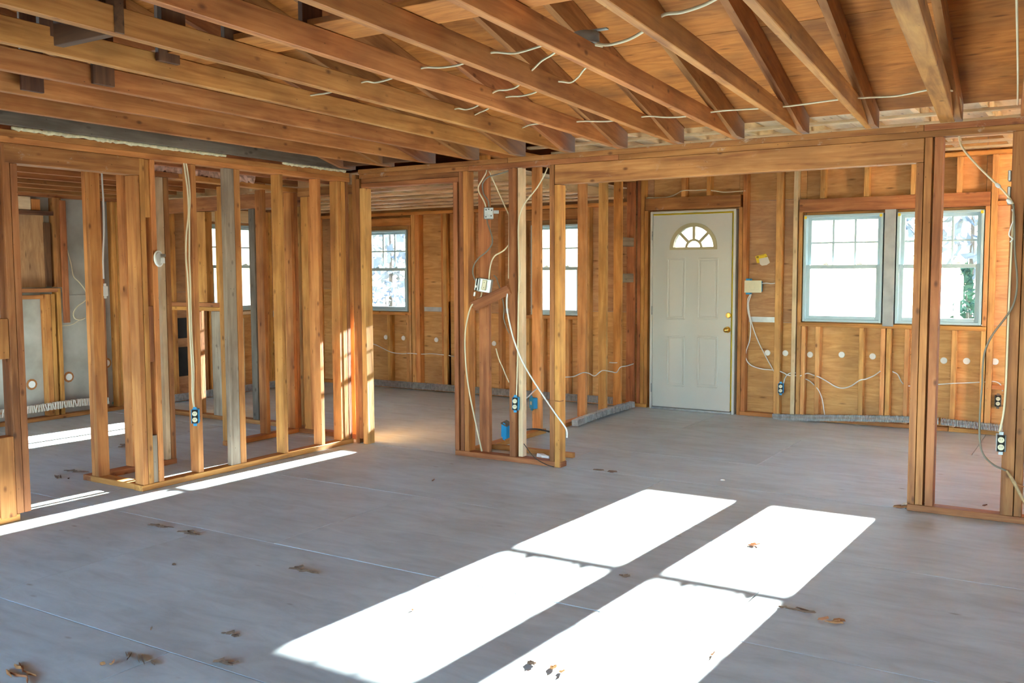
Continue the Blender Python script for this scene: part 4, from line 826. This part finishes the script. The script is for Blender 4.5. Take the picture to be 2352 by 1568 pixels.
# ------------------------------------------------------------------ finned radiator pipes along the walls
def finned_pipe(pts, label, fin=(.050, .058), step=.012, sag=None, mat='dullgalv', tilt=.0):
    path = catmull(pts, 10); L_ = [0]
    for a, b in zip(path, path[1:]): L_.append(L_[-1]+(b-a).length)
    t = thing('radiator_pipe', label, 'radiator', path[0])
    link('pipe', tube_mesh(path, .011, 8), 'rafter', t)
    vs, fs = [], []; s = 0; i = 0
    while s < L_[-1]-.01:
        while i < len(L_)-2 and L_[i+1] < s: i += 1
        f = (s-L_[i])/max(1e-6, L_[i+1]-L_[i]); c = path[i].lerp(path[i+1], f); d = (path[i+1]-path[i]).normalized()
        side = d.cross(Vector((0, 0, 1))).normalized(); up = side.cross(d)
        d2 = (d + side*random.uniform(-tilt, tilt) + up*random.uniform(-tilt, tilt)).normalized(); side = d2.cross(up).normalized(); up = side.cross(d2)
        a, b, th = fin[0]/2*random.uniform(.93, 1.04), fin[1]/2*random.uniform(.93, 1.04), step*.42
        o = len(vs)
        for q in (-1, 1):
            for sx, sz in ((-1, -1), (1, -1), (1, 1), (-1, 1)): vs.append(c + side*a*sx + up*b*sz + d2*th*q*.5)
        fs += [(o, o+1, o+2, o+3), (o+7, o+6, o+5, o+4)]+[(o+k, o+4+k, o+4+(k+1) % 4, o+(k+1) % 4) for k in range(4)]
        s += step
    fo = link('fins', mesh_from(vs, fs), mat, t); fo['kind'] = 'stuff'
    return t
finned_pipe([(2.647, 3.085, 0.017), (2.956, 3.085, 0.033), (3.357, 3.085, 0.061), (3.776, 3.085, 0.086), (3.960, 3.085, 0.093), (4.139, 3.085, 0.096)], 'long grey finned radiator pipe under the double window')
finned_pipe([(4.150, 3.085, 0.093), (4.350, 3.085, 0.086), (4.623, 3.085, 0.075), (4.795, 3.085, 0.063)], 'grey finned radiator pipe low on the front wall right of the posts')
finned_pipe([(1.245, 1.62, .045), (1.225, 1.9, .050), (1.205, 2.3, .052), (1.20, 2.65, .052), (1.20, 2.98, .050)], 'grey finned pipe on the floor along the entry partition', (.06, .06), .018, None, 'dullgalv', .3)
finned_pipe([(-2.95, D-.045, .055), (-2.3, D-.045, .055), (-1.7, D-.045, .055), (-1.0, D-.045, .055), (-.2, D-.045, .055), (.98, D-.045, .055)], 'shiny finned radiator pipe on the bedroom floor along the front wall', (.05, .075), .014)
finned_pipe([(XL+.05, .62, .055), (XL+.05, 1.3, .055), (XL+.05, 2.1, .055), (XL+.05, 2.95, .055)], 'shiny finned radiator pipe under the end wall window', (.05, .075), .014)
finned_pipe([(XL+.06, -1.35, .135), (XL+.05, -.8, .138), (XL+.05, -.4, .145), (XL+.05, .02, .125)], 'battered finned radiator pipe raised before the grey wall', (.055, .070), .024, None, 'paper', .35)

# ------------------------------------------------------------------ closet partition fittings
sm = thing('smoke_detector', 'round white smoke detector hung on the closet partition stud', 'smoke detector', (0.000, -1.896, 1.531))
q = Vector((0.000, -1.896, 1.531))
def disc(name, c, r, h, mat, par, ax=(1, .42, .05)): return cyl(name, c, ax, r, h, mat, par, 28, None, .003)
disc('base_plate', q+Vector((.012, -.004, 0)), .054, .014, 'plug', sm); disc('rim', q+Vector((.020, -.009, 0)), .046, .012, 'white', sm)
box('clip', (q.x+.024, q.x+.036), (q.y+.002, q.y+.035), (q.z+.012, q.z+.032), 'greydark', sm); box('battery_cover', (q.x+.022, q.x+.034), (q.y-.005, q.y+.030), (q.z-.03, q.z+.006), 'white', sm)
for k, off in enumerate((0, .016)):
    cable([(-0.020, -1.656, 2.224) if k == 0 else (-0.020, -1.641, 2.222), (-0.015, -1.645, 2.122) if k == 0 else (-0.015, -1.624, 2.124), (-0.012, -1.631, 1.990) if k == 0 else (-0.012, -1.613, 1.977), (-0.012, -1.629, 1.843) if k == 0 else (-0.012, -1.622, 1.843), (-0.012, -1.652, 1.694) if k == 0 else (-0.012, -1.627, 1.695), (-0.012, -1.661, 1.545) if k == 0 else (-0.012, -1.633, 1.531), (-0.012, -1.652, 1.397) if k == 0 else (-0.012, -1.631, 1.382), (-0.012, -1.648, 1.217) if k == 0 else (-0.012, -1.633, 1.217), (-0.012, -1.645, 0.977) if k == 0 else (-0.012, -1.631, 0.976), (-0.012, -1.638, 0.765) if k == 0 else (-0.012, -1.624, 0.764), (-0.012, -1.641, 0.583) if k == 0 else (-0.012, -1.634, 0.582), (-0.012, -1.626, 0.484)],
          ('left' if k == 0 else 'right')+' of the two tan cables descending the closet partition to its outlet', 'wire', .006)
o6, _ = outlet_box((0.008, -1.636, 0.447), 'blue', 'pale blue outlet box at the foot of the twin tan cables', .75)
cable([(-0.600, -1.875, 2.181), (-0.600, -1.873, 2.062), (-0.600, -1.869, 1.912), (-0.600, -1.873, 1.731), (-0.600, -1.887, 1.550), (-0.600, -1.889, 1.398)], 'pale grey cable hanging beside the closet corner posts', 'wirewhite', .006)
o7, _ = outlet_box((-0.620, -1.872, 1.313), 'wirewhite', 'small pale box at the end of the hanging grey cable', 1.2, False, (.04, .04, .07))
cable([(-3.470, -0.390, 2.011), (-3.470, -0.362, 2.012), (-3.450, -0.346, 1.922), (-3.450, -0.331, 1.729), (-3.450, -0.283, 1.534), (-3.440, -0.267, 1.408), (-3.440, -0.207, 1.346), (-3.430, -0.155, 1.271), (-3.420, -0.140, 1.196), (-3.420, -0.171, 1.152), (-3.420, -0.249, 1.106), (-3.420, -0.295, 1.043), (-3.420, -0.283, 0.985), (-3.420, -0.217, 0.969), (-3.420, -0.163, 0.989)], 'cream wire drooping down the grey end wall and curling into a hook', 'wire', .0055)
cable([(-3.430, -0.161, 0.988), (-3.440, -0.223, 0.964), (-3.450, -0.299, 0.924), (-3.450, -0.393, 0.916), (-3.470, -0.465, 0.897)], 'thin cream wire from the hook across the grey end wall', 'wire', .004)
vl = thing('valve', 'small green corroded pipe valve standing on the far left floor', 'valve', (-3.520, 0.161, 0.000))
q = Vector((-3.520, 0.161, 0.000)); cyl('base', q+Vector((0, 0, .006)), (0, 0, 1), .045, .012, 'teal', vl, 16); cyl('stem', q+Vector((0, 0, .05)), (0, 0, 1), .016, .08, 'teal', vl, 12); cyl('body', q+Vector((0, 0, .085)), (0, 0, 1), .034, .05, 'teal', vl, 14, .026, .004); cyl('handle', q+Vector((0, 0, .122)), (0, 0, 1), .028, .012, 'teal', vl, 8)
cable([(-0.700, 0.289, 0.434), (-0.700, 0.265, 0.357), (-0.700, 0.246, 0.280), (-0.700, 0.232, 0.182), (-0.700, 0.246, 0.101), (-0.700, 0.289, 0.015)], 'cream wire curling at the foot of the closet end studs', 'wire', .005)
# insulation batts in the ceiling bays over the closet, foam bead under the grey joist
def ragged_batt(y0, y1, x0, z0, z1, label):
    n = 26; vs, fs = [], []
    rnd = random.Random(int(y0*1000))
    for i in range(n+1):
        y = y0+(y1-y0)*i/n
        for j, (xx, zz) in enumerate(((x0, z1), (x0+.012, (z0+z1)/2), (x0+.004, z0), (x0-.09, z0+.01), (x0-.28, z0+.03), (x0-.28, z1), (x0-.1, z1+.01))):
            dz = rnd.uniform(-.022, .012) if j in (2, 3) else rnd.uniform(-.004, .004)
            vs.append((xx+rnd.uniform(-.012, .012), y, zz+dz))
    m_ = 7
    for i in range(n):
        for j in range(m_): fs.append((i*m_+j, i*m_+(j+1) % m_, (i+1)*m_+(j+1) % m_, (i+1)*m_+j))
    fs += [tuple(range(m_-1, -1, -1)), tuple(n*m_+k for k in range(m_))]
    o = link('insulation_batt', mesh_from(vs, fs), 'pink', None); tag(o, label, 'insulation', 'pink insulation over the closet'); return o
ragged_batt(-1.875, -1.50, -.58, 2.182, 2.245, 'ragged pink insulation over the closet, nearest piece left of the twin cables')
ragged_batt(-1.485, -1.05, -.60, 2.182, 2.245, 'ragged pink insulation over the closet, beside the grey flat stud')
ragged_batt(-1.04, -.42, -.66, 2.182, 2.240, 'ragged pinkish insulation over the closet, farthest piece')
def bead(y0, y1, label, seed):
    rnd = random.Random(seed); n = int((y1-y0)/.018); pts = [Vector((-.004+rnd.uniform(-.003, .003), y0+(y1-y0)*i/n, 2.266+rnd.uniform(-.004, .004))) for i in range(n+1)]
    rad = [rnd.uniform(.009, .017) for _ in range(n+1)]
    o = link('foam_bead', tube_mesh(pts, lambda t: rad[int(t*n)], 6), 'foam', None); return tag(o, label, 'foam')
bead(-2.85, -1.30, 'long cream foam bead between the closet top plate and dark joist', 3)
bead(-.75, -.05, 'greyish foam bead near the closet partition corner', 5)

# ------------------------------------------------------------------ debris on the floor
def chip(uv, ln, wd, ang, label, mat='chip', n=4, seed=1, group=None):
    """one find of debris; where it is several splinters, each splinter is a part"""
    rnd = random.Random(seed); q = Vector(uv)
    t = thing('wood_debris', label, 'wood debris', q, group) if n > 1 else None
    for k in range(n):
        a = ang+rnd.uniform(-.35, .35); ln_, wd_ = ln*.62, wd*.55; l = ln_*rnd.uniform(.4, 1); w = wd_*rnd.uniform(.4, 1); ox, oy = rnd.uniform(-.4, .4)*ln, rnd.uniform(-.5, .5)*wd*2
        d = Vector((math.cos(a), math.sin(a), 0)); s = Vector((-d.y, d.x, 0)); c = Vector((0, 0, .0015)); h = rnd.uniform(.004, .010); lift = rnd.uniform(.0, .012)
        vs = [c-d*l/2, c-d*l*.1+s*w/2, c+d*l/2+Vector((0, 0, lift)), c-d*l*.05-s*w/2, c-d*l*.4+Vector((0, 0, h)), c+s*w*.2+Vector((0, 0, h*1.3)), c+d*l*.4+Vector((0, 0, h+lift)), c-s*w*.2+Vector((0, 0, h))]
        fs = [(3, 2, 1, 0), (4, 5, 6, 7)]+[(i, (i+1) % 4, 4+(i+1) % 4, 4+i) for i in range(4)]
        o = link('splinter' if n > 1 else 'wood_chip', mesh_from(vs, fs), mat, t, Matrix.Translation(q+Vector((ox, oy, 0)) if n > 1 else q))
    return t or tag(o, label, 'wood debris', group)
chip((0.811, -2.568, 0.000), .17, .018, .25, 'bundle of dark splinters on the bare floor, nearest the doorway jamb', 'chip', 6, 1)
chip((1.102, -2.579, 0.000), .18, .012, .1, 'thin dark splinters just right of the doorway jamb bundle', 'chip', 5, 2)
chip((3.426, -2.000, 0.000), .09, .03, .1, 'dark splinter in the shadow bar between sun patches', 'chip', 3, 3)
chip((4.248, -2.016, 0.000), .17, .014, -.2, 'long dark splinter at the right edge of the near sun patch', 'chip', 4, 4)
chip((4.405, -2.067, 0.000), .10, .025, .3, 'reddish splinters right of the near sun patch', 'rafter', 5, 5)
chip((3.817, -1.184, 0.000), .08, .014, .1, 'small brown chips inside the far right sun patch', 'rafter', 3, 6)
chip((2.867, -2.870, 0.000), .035, .02, .3, 'single brown chip inside the near left sun patch', 'rafter', 1, 7)
chip((4.118, -2.654, 0.000), .03, .022, .8, 'single rust brown chip inside the near right sun patch', 'rafter', 1, 8)
chip((3.691, -3.066, 0.000), .07, .02, 0, 'brown splinters at the bottom of the near right sun patch', 'rafter', 4, 9)
chip((3.599, -3.087, 0.000), .09, .012, -.2, 'thin splinter on the shadow bar at the bottom edge', 'chip', 3, 10)
chip((2.312, -3.806, 0.000), .20, .012, -.5, 'long dark splinters along the floor joint at lower left', 'chip', 5, 11)
chip((2.079, -4.104, 0.000), .20, .03, -.3, 'heap of brown splinters in the lower left corner', 'rafter', 7, 12)
chip((2.604, -3.659, 0.000), .10, .012, .3, 'dark twig-like splinters left of the near sun patch', 'chip', 5, 13)
chip((2.415, -3.461, 0.000), .10, .016, .2, 'dark flakes on the bare floor above the twig-like splinters', 'chip', 5, 14)
chip((-0.853, -2.106, 0.000), .25, .016, -.55, 'dark strips of bark lying inside the left doorway', 'chip', 5, 15)
chip((-0.975, -1.927, 0.000), .22, .014, .35, 'dark strips just behind the left doorway bark', 'chip', 4, 16)
chip((-1.562, -1.104, 0.000), .16, .05, .2, 'dark brown scrap on the floor behind the closet corner', 'chip', 4, 17)
chip((4.342, 0.132, 0.000), .05, .03, .2, 'pale scraps and plaster crumbs at the foot of the triple post', 'paper', 7, 18)
chip((4.331, 0.051, 0.000), .09, .02, .2, 'brown leaves at the foot of the triple post', 'rafter', 6, 19)
chip((1.454, -0.833, 0.000), .04, .01, .3, 'tiny chip on the floor before the bedroom opening', 'chip', 1, 20)
chip((2.097, -2.724, 0.000), .16, .02, .2, 'faint dark flakes in the middle of the left floor', 'chip', 5, 21)
chip((2.330, 0.054, 0.000), .16, .012, -.08, 'dark splinters along the joint at the wide opening', 'chip', 4, 22)
chip((4.752, 0.354, 0.000), .05, .02, 0, 'dark chip on the blue floor beside the right post', 'chip', 1, 23)
chip((3.152, 0.202, 0.000), .06, .012, 0, 'pale sliver of wood just beyond the far sun patch', 'paper', 1, 24)
chip((1.477, -2.991, 0.000), .04, .02, .5, 'small dark flake on the bare floor at left', 'chip', 1, 25)
chip((2.102, -3.594, 0.000), .03, .03, .5, 'round dark crumb on the lower left floor', 'chip', 1, 26)
chip((2.250, -3.889, 0.000), .05, .02, .2, 'brown crumbs near the lower left floor joint', 'rafter', 3, 27)

# ------------------------------------------------------------------ outside: ground, trees, posts seen through the glass
gd = structure('ground', (0, 20, -.6))
m_, nt, b_ = nodes('pale_lawn'); vec, _ = obj_coords(nt, (1, 1, 1), False); n1 = N(nt, 'ShaderNodeTexNoise', i_Scale=.6, i_Detail=5); L(nt, vec, n1.inputs[0])
r_ = ramp(nt, [(.35, (.09, .105, .075)), (.65, (.15, .15, .12))]); L(nt, n1.outputs[0], r_.inputs[0]); L(nt, r_.outputs[0], b_.inputs['Base Color']); b_.inputs['Roughness'].default_value = .9
M['lawn'] = m_
box('lawn', (-90, 90), (3.5, 140), (-.75, -.6), 'lawn', gd, 0); box('lawn', (-90, 90), (-120, -10.5), (-.75, -.6), 'lawn', gd, 0); box('lawn', (9.2, 90), (-10.5, 3.5), (-.75, -.6), 'lawn', gd, 0); box('lawn', (-90, -3.7), (-10.5, 3.5), (-.75, -.6), 'lawn', gd, 0)
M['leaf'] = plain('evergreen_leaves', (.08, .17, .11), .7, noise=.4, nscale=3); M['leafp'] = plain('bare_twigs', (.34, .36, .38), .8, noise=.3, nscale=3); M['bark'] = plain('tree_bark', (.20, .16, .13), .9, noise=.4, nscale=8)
def tree(loc, h, r, label, mat, seed, cone=False, n=420):
    rnd = random.Random(seed); t = thing('tree', label, 'tree', loc); q = Vector(loc)
    link('trunk', tube_mesh([q, q+Vector((.05, 0, h*.5)), q+Vector((0, 0, h*.9))], lambda s: .05*h*.35*(1-.8*s), 8), 'bark', t)
    vs, fs = [], []
    for k in range(n):
        if cone:
            z = rnd.uniform(.04, 1); rr = r*(1-z)*rnd.uniform(.6, 1)+.04; an = rnd.uniform(0, 6.283); c = Vector((rr*math.cos(an), rr*math.sin(an), z*h))
        else:
            d = Vector((rnd.gauss(0, 1), rnd.gauss(0, 1), rnd.gauss(0, 1))).normalized()*rnd.uniform(.45, 1); c = Vector((d.x*r, d.y*r, h*.66+d.z*h*.34))
        s = rnd.uniform(.05, .11)*h*.5; a, b = (Vector((rnd.gauss(0, 1), rnd.gauss(0, 1), rnd.gauss(0, 1))).normalized()*s for _ in range(2))
        o = len(vs); vs += [q+c-a, q+c+b*.5, q+c+a, q+c-b*.5]; fs.append((o, o+1, o+2, o+3))
    link('foliage', mesh_from(vs, fs), mat, t)
tree((3.33, 12, -.6), 2.1, .42, 'dark evergreen outside the right window of the pair', 'leaf', 1, True, 500)
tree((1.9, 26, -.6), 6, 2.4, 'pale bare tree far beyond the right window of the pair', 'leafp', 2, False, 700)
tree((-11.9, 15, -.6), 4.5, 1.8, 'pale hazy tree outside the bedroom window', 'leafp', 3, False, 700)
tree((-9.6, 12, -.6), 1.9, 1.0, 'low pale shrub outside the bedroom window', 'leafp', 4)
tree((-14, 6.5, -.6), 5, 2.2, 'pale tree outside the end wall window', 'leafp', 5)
pp = thing('garden_post', 'white square post standing outside the right window of the pair', 'post', (3.60, 8.6, -.6))
box('shaft', (3.565, 3.635), (8.565, 8.635), (-.6, 1.0), 'white', pp); box('cap', (3.53, 3.67), (8.53, 8.67), (1.002, 1.36), 'white', pp, .02)
# hide nothing, name duplicates are Blender's own suffixes
